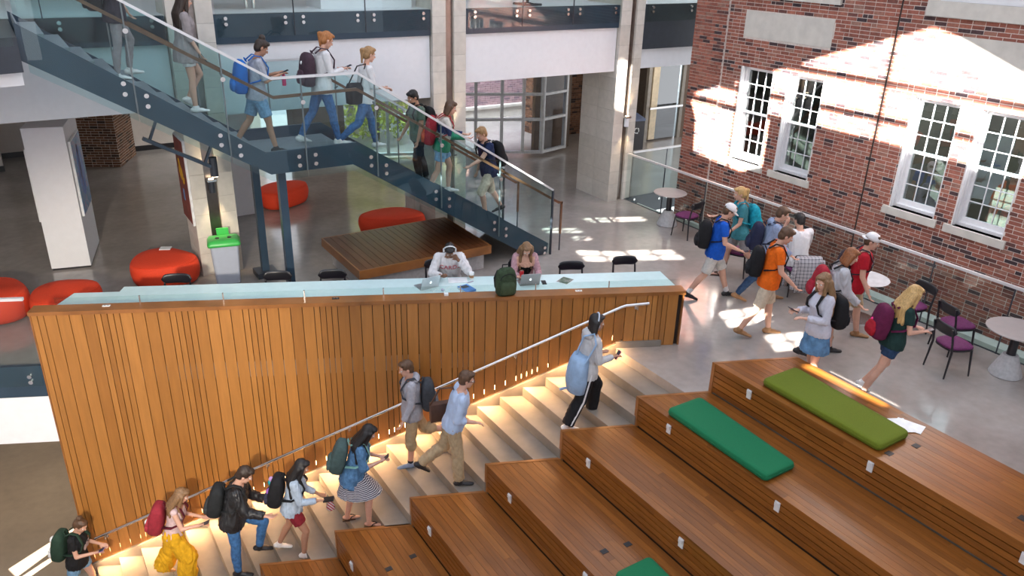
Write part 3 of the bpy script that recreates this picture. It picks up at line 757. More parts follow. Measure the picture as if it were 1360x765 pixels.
# outlets on the cap
for u, lab in ((0.95, 'small white outlet plate on the wooden cap near its left end'), (4.05, 'black outlet plate on the wooden cap left of the open silver laptop'), (7.6, 'white outlet plate on the wooden cap near its right end')):
    c = wpt(u, .11); m = MB().obox((c.x, c.y, CAPZ + .004), WD*.05, WN*.022, (0, 0, .004))
    t = tag(m.build('outlet_plate', WT if '4.05' not in str(u) else M['plastic_black']), lab, 'outlet')
    q = MB()
    for s in (-.022, .022):
        p = c + WD*s; q.obox((p.x, p.y, CAPZ + .009), WD*.012, WN*.010, (0, 0, .001))
    q.build('socket', M['chrome'], t)
# concrete flight
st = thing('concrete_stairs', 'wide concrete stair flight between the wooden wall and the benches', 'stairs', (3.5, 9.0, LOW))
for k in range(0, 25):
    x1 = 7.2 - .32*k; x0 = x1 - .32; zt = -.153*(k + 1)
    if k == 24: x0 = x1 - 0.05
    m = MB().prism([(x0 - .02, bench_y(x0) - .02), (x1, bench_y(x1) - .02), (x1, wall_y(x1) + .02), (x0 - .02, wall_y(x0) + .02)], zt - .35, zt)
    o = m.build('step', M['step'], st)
sk = MB()   # sloping kerb along the wall foot
p, q = Vector((-.25, wall_y(-.25), slope_z(-.25))), Vector((7.2, wall_y(7.2), 0))
q2 = Vector((7.85, wall_y(7.85), 0))
for (p, q) in ((p, q),):
    a, b, c, d = p - WN*.035, q - WN*.035, q + WN*.03, p + WN*.03
    sk.hexa([a + Vector((0, 0, -.4)), b + Vector((0, 0, -.4)), c + Vector((0, 0, -.4)), d + Vector((0, 0, -.4)), a + Vector((0, 0, .07)), b + Vector((0, 0, .07)), c + Vector((0, 0, .07)), d + Vector((0, 0, .07))])
a, b, c, d = q - WN*.035, q2 - WN*.035, q2 + WN*.03, q + WN*.03
sk.hexa([a, b, c, d, a + Vector((0, 0, .10)), b + Vector((0, 0, .10)), c + Vector((0, 0, .10)), d + Vector((0, 0, .10))])
sk.build('kerb', M['step'], st)
# handrail on the wall
hr = thing('wall_handrail', 'brushed steel handrail running up the wooden wall', 'handrail', (3.5, wall_y(3.5), -1))
def hp(x, z): 
    p = Vector((x, wall_y(x), z)) - WN*.09; return p
L0 = [hp(-.08, -2.95), hp(1.2, -2.37), hp(3.67, -1.12), hp(5.96, .06), hp(7.24, .74), hp(7.60, .77)]
L0 = [hp(-.08, -2.92), hp(7.20, .715), hp(7.28, .745), hp(7.60, .77)]
MB().tube(L0, .023, 10).build('rail', M['chrome'], hr)
for x in (0.05, 1.2, 2.35, 3.5, 4.65, 5.8, 6.85, 7.45):
    z = -2.92 + (x + .08)*(3.635/7.28) if x < 7.2 else .76
    p = hp(x, z)
    MB().tube([p - Vector((0, 0, .02)), p - Vector((0, 0, .09)), p - Vector((0, 0, .09)) + WN*.09], .009, 6).cyl(p - Vector((0, 0, .09)) + WN*.075, p - Vector((0, 0, .09)) + WN*.09, .03).build('bracket', M['chrome'], hr)
# ---- bench tiers --------------------------------------------------
PL = 0.0962
stp_light = L().box(-.012, 0, -.036, .036, -.065, .065).box(-.026, -.012, -.03, .03, .01, .058).mesh('step_light', plain('satin_silver', (.62, .62, .63), .4, var=.03))
out_me = L().box(-.045, .045, -.035, .035, -.002, .005).box(-.03, .03, -.004, .004, .005, .0065).mesh('floor_outlet', M['plastic_black'])
ORD = ['top', 'second', 'third', 'fourth', 'fifth', 'sixth', 'seventh', 'eighth']
tiers = []
for i in range(8):
    xf = 7.52 - .962*i; zt = .46 - .46*i
    xb = xf + (1.15 if i == 0 else .962)
    yend = lambda x: bench_y(x)
    t = thing('bench_tier', '%s tier of the wooden amphitheatre benches, counted from the upper floor' % ORD[i], 'bench', (xf, yend(xf), zt - .46))
    tiers.append(t)
    yn = {0: 1.3, 1: 1.6, 2: 2.2, 3: 3.0, 4: 4.0, 5: 5.2, 6: 6.3, 7: 7.6}[i]
    # carcass
    m = MB(); xc = xb + .02 if i else xb - .03
    m.prism([(xf + .03, yn), (xc, yn), (xc, yend(xc) - .05), (xf + .03, yend(xf) - .05)], zt - (.455 if i == 0 else .9), zt - .03)
    m.build('carcass', M['woodgap'], t)
    n = 12 if i == 0 else 10
    pw_ = (xb - xf) / n
    for k in range(n):
        x0 = xf + pw_*k + .0015; x1 = xf + pw_*(k+1) - .0015
        y = yend((x0+x1)/2) - .055 + rs.uniform(0, .0); y = yend(x1) - .05
        first = True
        while y > yn:
            ln = rs.uniform(1.1, 2.3); y2 = max(yn, y - ln)
            top = yend(x0) - .05 if first else y
            MB().hexa([(x0, y2 + .001, zt - .03), (x1, y2 + .001, zt - .03), (x1, y, zt - .03), (x0, top if first else y, zt - .03),
                       (x0, y2 + .001, zt), (x1, y2 + .001, zt), (x1, y, zt), (x0, top if first else y, zt)]).build('plank', M['plank'], t)
            y = y2; first = False
    # riser boards with recessed joints
    for k in range(5):
        z0 = zt - .03 - (k+1)*.0845 + .014; z1 = zt - .03 - k*.0845
        if k == 0: z1 = zt - .031
        y = yend(xf) - .05
        while y > yn:
            y2 = max(yn, y - rs.uniform(1.4, 2.6))
            MB().box(xf + .006, xf + .03, y2 + .001, y, z0, z1).build('riser_board', M['plank'], t)
            y = y2
    # end trim
    e = MB(); a, b = Vector((xf - .004, yend(xf), 0)), Vector((xb, yend(xb), 0)); 
    e.hexa([(a.x, a.y - .05, zt - .46), (b.x, b.y - .05, zt - .46), (b.x, b.y, zt - .46), (a.x, a.y, zt - .46), (a.x, a.y - .05, zt + .004), (b.x, b.y - .05, zt + .004), (b.x, b.y, zt + .004), (a.x, a.y, zt + .004)])
    e.build('end_trim', M['woodcap'], t)
    if i == 0:
        MB().box(xb - .03, xb, yn, yend(xb) - .05, 0, zt - .03).build('back_panel', M['woodcap'], t)
def add_tier_bits(i, lights, outs):
    t = tiers[i]; xf = 7.52 - .962*i; zt = .46 - .46*i
    for y in lights: sub('step_light', stp_light, t, Vector((xf + .006, y, zt - .15)) - Vector(t.location))
    for x, y in outs: sub('floor_outlet', out_me, t, Vector((x, y, zt)) - Vector(t.location))
add_tier_bits(0, [5.80, 4.0, 2.3], [(7.72, 3.93), (8.13, 3.86), (7.9, 2.55)])
add_tier_bits(1, [6.22, 4.42, 2.9], [])
add_tier_bits(2, [6.65, 4.9], [])
add_tier_bits(3, [7.05, 5.4], [(4.98, 5.5), (5.3, 5.45)])
add_tier_bits(4, [7.5, 6.0], [])
add_tier_bits(5, [7.9], [(3.05, 7.45), (3.42, 7.5)])
def cushion(lab, corners, z, mat, group=None):
    t = thing('seat_cushion', lab, 'cushion', (sum(c[0] for c in corners)/4, sum(c[1] for c in corners)/4, z), 0)
    c = [Vector((x, y, 0)) for x, y in corners]; cen = sum(c, Vector())/4
    m = MB(); m.smooth = True
    def ring(ins, zz):
        pts = []
        for k in range(4):
            p = c[k]; a = (c[k-1] - p).normalized(); b = (c[(k+1) % 4] - p).normalized()
            r = .05
            for w in (0, .33, .67, 1):
                q = p + a*r*(1-w)**1.6 + b*r*w**1.6
                pts.append(q + (a + b)*ins*.7)
        return [(q.x, q.y, zz) for q in pts]
    m.ring_skin([ring(.03, z + .001), ring(.004, z + .015), ring(0, z + .05), ring(.004, z + .085), ring(.02, z + .098), ring(.10, z + .102)])
    o = m.build('cushion_pad', mat, t)
    sm = MB(); sm.smooth = True
    r1 = ring(-.003, z + .05); sm.tube([Vector(p) for p in r1] + [Vector(r1[0])], .005, 5).build('seam', mat, t)
    return t
cushion('long moss-green cushion on the top wooden tier', [(7.63, 5.72), (8.28, 5.72), (8.20, 4.0), (7.63, 4.0)], .46, M['green2'])
cushion('long emerald-green cushion on the second wooden tier', [(6.60, 6.33), (7.20, 6.33), (7.12, 4.66), (6.60, 4.66)], 0.0, M['green1'])
cushion('emerald-green cushion at the bottom edge, on the fourth tier', [(4.80, 5.10), (5.33, 5.10), (5.25, 3.5), (4.80, 3.5)], -.92, M['green1'])
ps = MB().obox((8.44, 4.15, .466), (.10, .03, 0), (-.05, .15, 0), (0, 0, .003)); ps2 = MB().obox((8.36, 4.2, .471), (.09, -.05, 0), (.07, .13, 0), (0, 0, .002))
pp = thing('paper_sheets', 'loose white papers beside the moss-green cushion', 'papers', (8.42, 4.15, .46))
ps.build('sheet', WT, pp); ps2.build('sheet', WT, pp)

# ================================================================== GLASS STAIRCASE (upper flight)
gs = thing('glass_staircase', 'steel staircase with glass balustrades crossing the upper left', 'staircase', (8.5, 12.7, 0))
YN, YF = 11.9, 13.55
def nose(x):
    if x >= 8.5: return 0.0
    if x > 4.65: return (8.5 - x) * .6364
    if x > 3.2: return 2.45
    return 2.45 + (3.2 - x) * .7018
def stringer(y0, y1):
    def ln(dz):
        return [(8.52, max(0.0, nose(8.5) + dz)), (4.62, 2.45 + dz), (3.25, 2.45 + dz), (.32, 4.45 + dz)]
    top = [(8.55, .22), (4.68, 2.64), (3.22, 2.64), (.30, 4.60)]
    bot = [(8.52, 0.0), (8.15, 0.0), (4.60, 2.29), (3.27, 2.29), (.30, 4.14)]
    m = MB(); m.sweep_y(top + bot[::-1], y0, y1); return m
stringer(YN, YN + .05).build('stringer', M['stringer'], gs)
stringer(YF, YF + .05).build('stringer', M['stringer'], gs)
TR = plain('stair_tread', (0.20, 0.22, 0.24), 0.5, var=0.08)
for k in range(14):
    x1 = 8.5 - .275*k; x0 = x1 - .275; z = .175*(k+1)
    if k == 13: break
    MB().box(x0 - .02, x1, YN + .05, YF, z - .05, z).box(x0 - .02, x0, YN + .05, YF, z, z + .125).build('step', TR, gs)
MB().box(3.2, 4.67, YN + .05, YF, 2.38, 2.45).build('landing', TR, gs)
for k in range(11):
    x1 = 3.2 - .259*k; x0 = x1 - .259; z = 2.45 + .1818*(k+1)
    MB().box(x0 - .02, x1, YN + .05, YF, z - .05, z).box(x0 - .02, x0, YN + .05, YF, z, z + .12).build('step', TR, gs)
# glass: joints at these X on both sides
JX = [8.56, 7.38, 6.18, 5.01, 3.83, 2.70, 1.54, .36]
def rail_top(x):
    if x > 4.72: return 3.72 - (x - 4.72)*.628
    if x > 3.38: return 3.72
    return 3.72 + (3.38 - x)*.60
def glass_bot(x):
    if x > 4.60: return max(0.02, 2.20 - (x - 4.60)*.622)
    if x > 3.27: return 2.20
    return 2.20 + (3.27 - x)*.62
bolt_me = MB().cyl((0, -.028, 0), (0, 0, 0), .032, .032, 12).cyl((0, 0, 0), (0, .05, 0), .015, .015, 8).mesh('standoff_bolt', M['chrome'])
for side, y in (('near', YN - .05), ('far', YF + .08)):
    for a, b in zip(JX[1:], JX[:-1]):
        xs = [a + .006] + [x for x in (3.27, 3.38, 4.60, 4.72) if a < x < b] + [b - .006]
        prof = [(x, glass_bot(x)) for x in xs] + [(x, rail_top(x)) for x in xs[::-1]]
        MB().sweep_y(prof, y - .008, y + .008).build('glass_panel', M['stairglass'], gs)
    pts = [(8.57, rail_top(8.57)), (4.72, 3.72), (3.38, 3.72), (.30, rail_top(.3))]
    m = MB()
    for p, q in zip(pts[:-1], pts[1:]): m.bar((p[0], y, p[1] + .015), (q[0], y, q[1] + .015), .045, .035)
    m.build('top_rail', M['rail'], gs)
    MB().box(8.555, 8.585, y - .02, y + .02, 0, rail_top(8.57)).build('end_post', M['steel'], gs)
    yi = y + .10 if side == 'near' else y - .12
    hz = lambda x: rail_top(x) - .26
    hpts = [(8.86, yi, .03), (8.86, yi, .95), (8.86, yi, .98), (8.80, yi, 1.0), (4.74, yi, 3.47), (3.42, yi, 3.44), (.30, yi, hz(.3))]
    m = MB()
    for p, q in zip(hpts[3:-1], hpts[4:]): m.bar(p, q, .035, .045)
    m.bar((8.86, yi, .35), (8.86, yi, 1.02), .035, .035, up=(1, 0, 0)); m.bar((8.88, yi, .985), (8.79, yi, 1.02), .035, .04)
    m.build('handrail', M['railwood'], gs)
    MB().cyl((8.86, yi, 0), (8.86, yi, .36), .012).build('rail_post', M['steel'], gs)
    for jx in JX[1:-1]:
        zt_ = rail_top(jx)
        m = MB().box(jx - .009, jx + .009, y + (.008 if side == 'near' else -.03), y + (.03 if side == 'near' else -.008), glass_bot(jx) + .1, zt_).cyl((jx, y, hz(jx) - .07), (jx, yi, hz(jx) - .03), .015, .015, 8); bal = m.build('baluster', plain('grey_baluster', (.22, .23, .24), .35, metal=.3), gs)
        if side == 'near': MB().cyl((jx, y - .028, hz(jx) - .1), (jx, y - .008, hz(jx) - .1), .035, .035, 12).build('rail_clamp', M['chrome'], bal)
        if side == 'near':
            for dx in (-.13, .13):
                for dz in (.07, -.07):
                    zc = (nose(jx + dx) if not 3.2 < jx < 4.65 else 2.45) + .02 + dz
                    sub('standoff_bolt', bolt_me, gs, Vector((jx + dx, y - .006, zc)) - Vector(gs.location))
for dz in (.06, .17): sub('standoff_bolt', bolt_me, gs, Vector((8.42, YN - .056, dz)) - Vector(gs.location))
for (x, y) in ((3.43, 13.5), (3.47, 12.1)):
    m = MB().box(x - .06, x + .06, y - .06, y + .06, 0, 2.3); m.build('support_post', M['stringer'], gs)
    MB().box(x - .18, x + .18, y - .18, y + .18, 0, .10).build('base_plate', M['steel'], gs)
# hanging light trough under the upper flight
tr_ = thing('light_trough', 'dark linear light trough slung under the upper stair flight', 'light', (2.08, 12.6, 2.6))
L().bar((-.44, 0, .27), (.46, 0, -.26), .09, .05).build('housing', M['stringer'], tr_)
for x, zb in ((-.34, .22), (.40, -.20)): L().bar((x - .02, 0, zb), (x + .16, 0, zb + .40), .08, .03).build('hanger', M['stringer'], tr_)
L().cyl((.50, 0, -.42), (.50, 0, -.12), .06).build('lamp_housing', M['steel'], tr_)
L().cyl((.50, 0, -.43), (.50, 0, -.42), .05).build('lens', M['lampglow'], tr_)

# ================================================================== GUARD RAILS
def guard(lab, p, q, n, h=1.12, bolts=True, drop=.22):
    g = thing('glass_guardrail', lab, 'railing', p)
    p, q = Vector(p), Vector(q); d = q - p; u = d.normalized(); s = Vector((-u.y, u.x, 0))
    for k in range(n):
        a, b = p + d*(k/n) + u*.006, p + d*((k+1)/n) - u*.006; c = (a + b)/2
        MB().obox((c.x, c.y, p.z + (h - drop)/2), (b - a)/2, s*.008, (0, 0, (h + drop)/2)).build('glass_panel', M['glass'], g)
        if k: 
            a = p + d*(k/n); MB().obox((a.x, a.y, p.z + (h - drop)/2), u*.008, s*.010, (0, 0, (h + drop)/2)).build('joint_strip', M['steel'], g)
        if bolts:
            for t in (.12, .88):
                for dz in (-.06, -.15):
                    c = p + d*((k + t)/n)
                    MB().cyl((c.x - s.x*.03, c.y - s.y*.03, p.z + dz), (c.x + s.x*.05, c.y + s.y*.05, p.z + dz), .03, .03, 10).build('standoff_bolt', M['chrome'], g)
    m = MB().bar(p + Vector((0, 0, h)), q + Vector((0, 0, h)), .05, .04); m.build('top_rail', M['rail'], g)
    return g
guard('long glass guardrail along the floor edge by the brick wall', (XE, 1.2, 0), (XE, 13.98, 0), 10)
guard('short glass guardrail across the hall opening beside the right column', (12.45, 14.02, 0), (14.6, 14.02, 0), 2)
gl0 = wpt(-6.5, -.02); gl1 = wpt(-.03, -.02)
guard('glass guardrail at the left floor edge beside the wooden wall', (gl0.x, gl0.y, 0), (gl1.x, gl1.y, 0), 5, h=1.12)
for a, b, lab, n in ((-6, 2.42, 'upper gallery glass guardrail left of the column with the bin', 5), (3.19, 7.10, 'upper gallery glass guardrail between the bin column and the middle column', 3), (7.9, 11.7, 'upper gallery glass guardrail between the middle and right columns', 3), (12.44, 15.5, 'upper gallery glass guardrail between the right column and the brick wall', 2)):
    guard(lab, (a, YG, 4.44), (b, YG, 4.44), n, drop=.36)
guard('upper guardrail at the stair head in the left corner', (-4.5, 10.32, 4.44), (.26, 11.72, 4.44), 3, drop=.1, bolts=False)
# ================================================================== FURNITURE
# counter top of pale glass behind the wooden wall
ct = thing('glass_counter', 'long pale glass counter top behind the wooden wall', 'counter', (*wpt(4.5, .6).xy, 0))
def strip(m, u0, u1, o0, o1, z0, z1, skew0=0, skew1=0):
    a, b, c, d = wpt(u0, o0), wpt(u1, o0), wpt(u1 + skew1, o1), wpt(u0 + skew0, o1)
    return m.hexa([(*a.xy, z0), (*b.xy, z0), (*c.xy, z0), (*d.xy, z0), (*a.xy, z1), (*b.xy, z1), (*c.xy, z1), (*d.xy, z1)])
strip(MB(), .02, .98, .205, .98, .735, .75, skew0=.18).build('counter_shelf', M['counterglass'], ct)
strip(MB(), .80, length + .10, .205, 1.12, .752, .768, skew0=.06, skew1=-.10).build('counter_top', M['counterglass'], ct)
strip(MB(), .9, length - .1, .32, .36, .0, .735).build('modesty_panel', M['steel'], ct)
for u in (1.6, 3.2, 4.8, 6.4, 8.2): strip(MB(), u - .02, u + .02, .98, 1.02, 0, .752).build('leg', M['steel'], ct)
for k in range(8):
    strip(MB(), .25 + 1.12*k, .25 + 1.12*(k+1) - .01, .205, .213, .768, CAPZ + .10).build('glass_screen', M['glass'], ct)
    if k: strip(MB(), .25 + 1.12*k - .012, .25 + 1.12*k + .004, .20, .22, .768, CAPZ + .10).build('screen_clip', M['chrome'], ct)
CZ = .768
# wooden platform under the stair
pf = thing('wooden_platform', 'low dark wooden deck platform on a concrete base under the stair', 'platform', (5.8, 12.6, 0))
MB().box(4.66, 7.05, 11.86, 13.4, 0, .36).build('concrete_base', M['concrete_cone'], pf)
e = MB(); e.box(4.52, 7.12, 11.70, 11.73, .34, .50).box(4.52, 7.12, 13.51, 13.54, .34, .50).box(4.52, 4.55, 11.73, 13.51, .34, .50).box(7.09, 7.12, 11.73, 13.51, .34, .50).box(4.55, 7.09, 11.73, 13.51, .36, .46)
e.build('edge_band', M['woodcap'], pf)
nd = 20; w = (7.09 - 4.55)/nd
for k in range(nd):
    MB().box(4.55 + w*k + .004, 4.55 + w*(k+1) - .004, 11.73, 13.51, .462, .499).build('plank', M['deck'], pf)

# ottomans
def ottoman(lab, x, y, a, b, rz, h=.43, wob=.08, ph=0.4, fold=False):
    t = thing('ottoman', lab, 'ottoman', (x, y, 0), rz)
    m = L(); m.smooth = True; rings = []
    def rad(th, k):
        r = 1 + wob*math.cos(3*th + ph) + .05*math.cos(2*th + 1.1)
        return (k*a*r*math.cos(th), k*b*r*math.sin(th))
    n = 36
    for k, z in ((.80, .02), (.90, .03), (.96, .10), (1.0, .22), (1.0, .30), (.97, .38), (.92, .415), (.86, .43), (.6, .445), (.3, .45)):
        rings.append([(*rad(2*math.pi*i/n, k), z*h/.43 + (0 if z < .4 else .02*math.sin(2*math.pi*i/n + ph))) for i in range(n)])
    m.ring_skin(rings); m.build('upholstery', M['red'], t)
    s = L(); s.smooth = True
    pts = [Vector((*rad(2*math.pi*i/n, .93), .412*h/.43 + .02*math.sin(2*math.pi*i/n + ph)*.6)) for i in range(n+1)]
    s.tube(pts, .006, 5); s.build('piping', M['red'], t)
    L().box(-a*.6, a*.6, -b*.6, b*.6, 0, .03).build('plinth', M['black'], t)
    return t
ottoman('big red ottoman with a white note on it, beside the bin', 1.83, 14.1, .56, .50, R(-25))
ottoman('red ottoman half hidden behind the left end of the counter', .22, 13.42, .50, .46, R(20), ph=1.5)
ottoman('red ottoman cut off by the left picture edge', -.80, 13.95, .58, .60, R(0), ph=2.6)
ottoman('red ottoman farthest back, seen between the two stair posts', 4.98, 17.35, .58, .42, R(25), ph=1.0)
ottoman('red ottoman behind the low wooden platform', 6.38, 14.45, .66, .46, R(-20), ph=2.2)
nt = tag(MB().obox((1.95, 14.42, .472), (.085, -.04, 0), (.03, .07, 0), (0, 0, .006)).build('note_pad', WT), 'white note pad lying on the big red ottoman', 'paper')

# display pier with pictures
d1 = Vector((.975, -.222, 0)).normalized(); d2 = Vector((.222, .975, 0)).normalized(); o = Vector((.16, 15.49, 0))
pr = thing('display_pier', 'white freestanding display pier with a blue picture on its side', 'pier', o)
c = o + d1*.32 + d2*.66
MB().obox((c.x, c.y, 1.31), d1*.32, d2*.66, (0, 0, 1.27)).build('panel', M['white'], pr)
MB().obox((c.x, c.y, .02), d1*.31, d2*.64, (0, 0, .02)).build('plinth', M['black'], pr)
def art_material(name, cols, scale, seed):
    m, n, l, b = nodes_of(name)
    nz, rp, mp = noise_color(n, l, cols[0], cols[1], scale, 6, dist=1.5)
    cr = rp.color_ramp
    for i, cc in enumerate(cols[2:]):
        e_ = cr.elements.new(.38 + .24*(i+1)/(len(cols)-1)); e_.color = (*cc, 1)
    mp.inputs['Location'].default_value = (seed, seed*1.7, seed*.3)
    l.new(rp.outputs[0], b.inputs['Base Color']); b.inputs['Roughness'].default_value = .5
    return m
def picture(lab, c, du, nn, w, h, mat, extra=None):
    t = thing('picture', lab, 'picture', c)
    c = Vector(c); du = Vector(du).normalized(); nn = Vector(nn).normalized()
    m = MB().obox(c + nn*.02, du*w/2, nn*.02, (0, 0, h/2)); fr_ = m.build('frame', WT, t)
    MB().obox(c + nn*.042, du*(w/2 - .02), nn*.003, (0, 0, h/2 - .02)).build('canvas', mat, fr_)
    if extra: extra(t, c, du, nn)
    return t
def blue_figure(t, c, du, nn):
    m = MB(); m.smooth = True
    m.ell(c + nn*.046 + Vector((0, 0, .12)), .10, .10, .40, rot=None)
    for p in (): pass
    o_ = MB(); o_.smooth = True
    def blob(mm, u, z, ru, rz_):
        q = c + nn*.045 + du*u + Vector((0, 0, z)); rings = []
        for k in range(2):
            rings.append([q + nn*(.002*k) + du*(ru*math.cos(2*math.pi*i/14)) + Vector((0, 0, rz_*math.sin(2*math.pi*i/14))) for i in range(14)])
        mm.ring_skin(rings)
    a = MB(); blob(a, .0, .05, .30, .46); a.build('painted_robe', art_material('blue_robe', [(.03, .08, .30), (.10, .22, .55), (.05, .12, .42)], 6, 3), t)
    a = MB(); blob(a, -.06, .10, .09, .36); a.build('painted_figure', plain('painted_skin', (.45, .22, .20), .6, var=.3), t)
    a = MB(); blob(a, -.04, .44, .07, .09); a.build('painted_head', plain('painted_brown', (.20, .07, .05), .6, var=.3), t)
pc = o + d1*.645 + d2*.60 + Vector((0, 0, 1.62))
picture('tall blue painting of a robed figure on the white display pier', pc, d2, d1, 1.0, 1.35, art_material('blue_painting', [(.04, .10, .22), (.16, .42, .55), (.07, .24, .42), (.24, .16, .30)], 5, 1), blue_figure)
pc = o - d1*.005 + d2*.55 + Vector((0, 0, 1.55))
picture('white-edged canvas seen edge-on on the left side of the display pier', pc, d2, -d1, .9, 1.3, art_material('plum_painting', [(.2, .05, .10), (.4, .2, .25)], 4, 2))
def yellow_shape(t, c, du, nn):
    a = MB()
    for (u, z, ru, rz_, rot) in ((.05, .12, .16, .13, .4), (-.10, .0, .10, .06, -.5), (.12, .28, .07, .08, 0)):
        q = c + nn*.046 + du*u + Vector((0, 0, z))
        rings = [[q + nn*(.002*k) + du*(ru*math.cos(s)*math.cos(rot) - rz_*math.sin(s)*math.sin(rot)) + Vector((0, 0, ru*math.cos(s)*math.sin(rot) + rz_*math.sin(s)*math.cos(rot))) for s in [2*math.pi*i/9 for i in range(9)]] for k in range(2)]
        a.ring_skin(rings)
    a.build('painted_yellow_shape', plain('painted_yellow', (.75, .42, .02), .6, var=.2), t)
    a = MB(); q = c + nn*.046 + du*(.05) + Vector((0, 0, -.28)); a.obox(q, du*.05, nn*.002, (0, 0, .10)); a.build('painted_blue_shape', plain('painted_blue', (.10, .25, .5), .6), t)
picture('brick-red painting with a yellow shape on the column behind the bin', (2.44, 14.35, 1.70), (0, 1, 0), (-1, 0, 0), .75, 1.5, art_material('red_painting', [(.16, .03, .02), (.30, .06, .04), (.22, .05, .03)], 4, 5), yellow_shape)

# grey bin with green lid
bn = thing('recycling_bin', 'grey slim bin with a bright green lid before the left column', 'bin', (2.78, 13.55, 0), R(-12))
b_ = L()
def rr(w, d, z, r=.05, n=4):
    pts = []
    for sx, sy, a0 in ((1, 1, 0), (-1, 1, 90), (-1, -1, 180), (1, -1, 270)):
        for k in range(n+1):
            a = R(a0 + 90*k/n); pts.append((sx*(w-r) + r*math.cos(a), sy*(d-r) + r*math.sin(a), z))
    return pts
b_.ring_skin([rr(.20, .15, 0), rr(.215, .165, .3), rr(.235, .18, .70), rr(.245, .19, .72)]); b_.build('bin_body', plain('pale_grey_plastic', (.42, .46, .55), .5, var=.03), bn)
GL = plain('lime_green_plastic', (.06, .52, .10), .35, var=.06)
l_ = L(); l_.smooth = True; l_.ring_skin([rr(.27, .21, .71), rr(.275, .215, .745), rr(.24, .19, .80), rr(.15, .11, .82)]); lid_ = l_.build('bin_lid', GL, bn)
s_ = L()
for x in (-.10, .10):
    s_.ell((x, -.02, .80), .055, .075, .03, 12, 6)
s_.box(-.14, .14, -.175, -.165, .775, .79); s_.build('lid_opening', M['plastic_black'], lid_)
L().box(-.10, .10, .18, .22, .76, .92).build('lid_flap', GL, lid_)

# bistro tables
def table(lab, x, y, n=28, r=.36):
    t = thing('bistro_table', lab, 'table', (x, y, 0))
    m = L(); m.lathe([(.01, .715), (r - .03, .715), (r, .725), (r, .735), (r - .006, .742), (.01, .742)], n=n); m.build('tabletop', M['tabletop'], t)
    L().lathe([(.10, .32), (.06, .335), (.06, .70), (.12, .712)], n=14).build('stem', M['black'], t)
    m = L(); m.smooth = False; m.lathe([(.215, .0), (.225, .012), (.215, .05), (.105, .33), (.04, .335)], n=22); m.build('base', M['concrete_cone'], t)
    return t
table('round table with a concrete cone foot beside the right column', 11.88, 12.08)
table('round table with a concrete cone foot at the right picture edge', 11.72, 4.62, r=.42)
t3 = thing('bistro_table', 'round pale table on a steel stem behind the boy in the red T-shirt', 'table', (11.45, 6.93, 0))
L().lathe([(.01, .72), (.36, .72), (.37, .735), (.01, .742)], n=28).build('tabletop', plain('pale_laminate', (.55, .55, .56), .25), t3)
L().cyl((0, 0, .02), (0, 0, .72), .03).build('stem', M['chrome'], t3)
L().lathe([(.27, 0), (.27, .012), (.03, .03)], n=22).build('base', M['chrome'], t3)
t4 = thing('bistro_table', 'round table before the seated person in the white shirt', 'table', (11.62, 8.62, 0))
L().lathe([(.01, .72), (.33, .72), (.34, .735), (.01, .742)], n=28).build('tabletop', M['tabletop'], t4)
L().cyl((0, 0, .02), (0, 0, .72), .03).build('stem', M['chrome'], t4)
L().lathe([(.27, 0), (.27, .012), (.03, .03)], n=22).build('base', M['chrome'], t4)

# chairs: seat faces +X
def chair_proto():
    c = thing('dining_chair', 'x', 'chair')
    m = L(); m.smooth = True
    def sring(k, z):
        pts = []
        for i in range(24):
            th = 2*math.pi*i/24; e = .62
            cx = abs(math.cos(th))**e*math.copysign(1, math.cos(th)); sy = abs(math.sin(th))**e*math.copysign(1, math.sin(th))
            pts.append((k*.215*cx, k*(.215 + .015*cx)*sy, z))
        return pts
    m.ring_skin([sring(.93, .44), sring(1, .45), sring(1.0, .468), sring(.95, .482), sring(.7, .488), sring(.2, .486)])
    m.build('seat', M['purple'], c)
    m = L(); m.ring_skin([sring(.97, .415), sring(1.0, .42), sring(1.0, .442), sring(.95, .443)]); m.build('seat_frame', M['black'], c)
    for s in (-1, 1):
        L().tube([(.17, s*.17, .42), (.205, s*.205, 0)], [.018, .012], 8).build('leg', M['black'], c)
        L().tube([(-.225, s*.215, 0), (-.19, s*.195, .42), (-.225, s*.19, .62), (-.265, s*.185, .78)], [.012, .018, .016, .014], 8).build('leg', M['black'], c)
    m = L(); m.smooth = True; rings = []
    for i in range(13):
        u = -1 + 2*i/12; y = .225*u; hh = .075*(max(0, 1 - abs(u)**6))**.5 + .008; x = -.262 + .045*u*u*1.0
        ring = []
        for k in range(10):
            a = 2*math.pi*k/10; ring.append((x + .014*math.cos(a) - .18*(.0) , y, .735 + hh*math.sin(a)))
        rings.append(ring)
    m.ring_skin(rings); m.build('backrest', M['black'], c)
    return c
CH = chair_proto()
used = [False]
def chair(lab, x, y, rz, group=None):
    c = CH if not used[0] else copy_tree(CH)
    used[0] = True
    c.location = (x, y, 0); c.rotation_euler = (0, 0, R(rz)); c['label'] = lab
    if group: c['group'] = group
    return c
G = 'black dining chairs with plum seats'
chair('plum-seated black chair beside the table by the right column', 11.72, 11.35, 100, G)
chair('plum-seated chair behind the round pale table, its back to the brick wall', 11.75, 6.25, 165, G)
chair('nearer of the two plum-seated chairs side by side at the right', 11.05, 5.12, -20, G)
chair('farther of the two plum-seated chairs side by side at the right', 11.75, 5.48, -20, G)
chair('black chair with its seated person under a plaid jacket', 11.38, 8.18, 60, G)
chair('black chair behind the person in the blue hoodie', 11.1, 9.35, -60, G)
def counter_chair(lab, u, off, turn=0):
    p = wpt(u, off); a = math.degrees(math.atan2(-WN.y, -WN.x)); return chair(lab, p.x, p.y, a + turn, 'black chairs along the glass counter')
counter_chair('empty black chair right of the seated woman, first of two', 7.79, 1.30)
counter_chair('empty black chair nearest the right end of the counter', 8.75, 1.47)
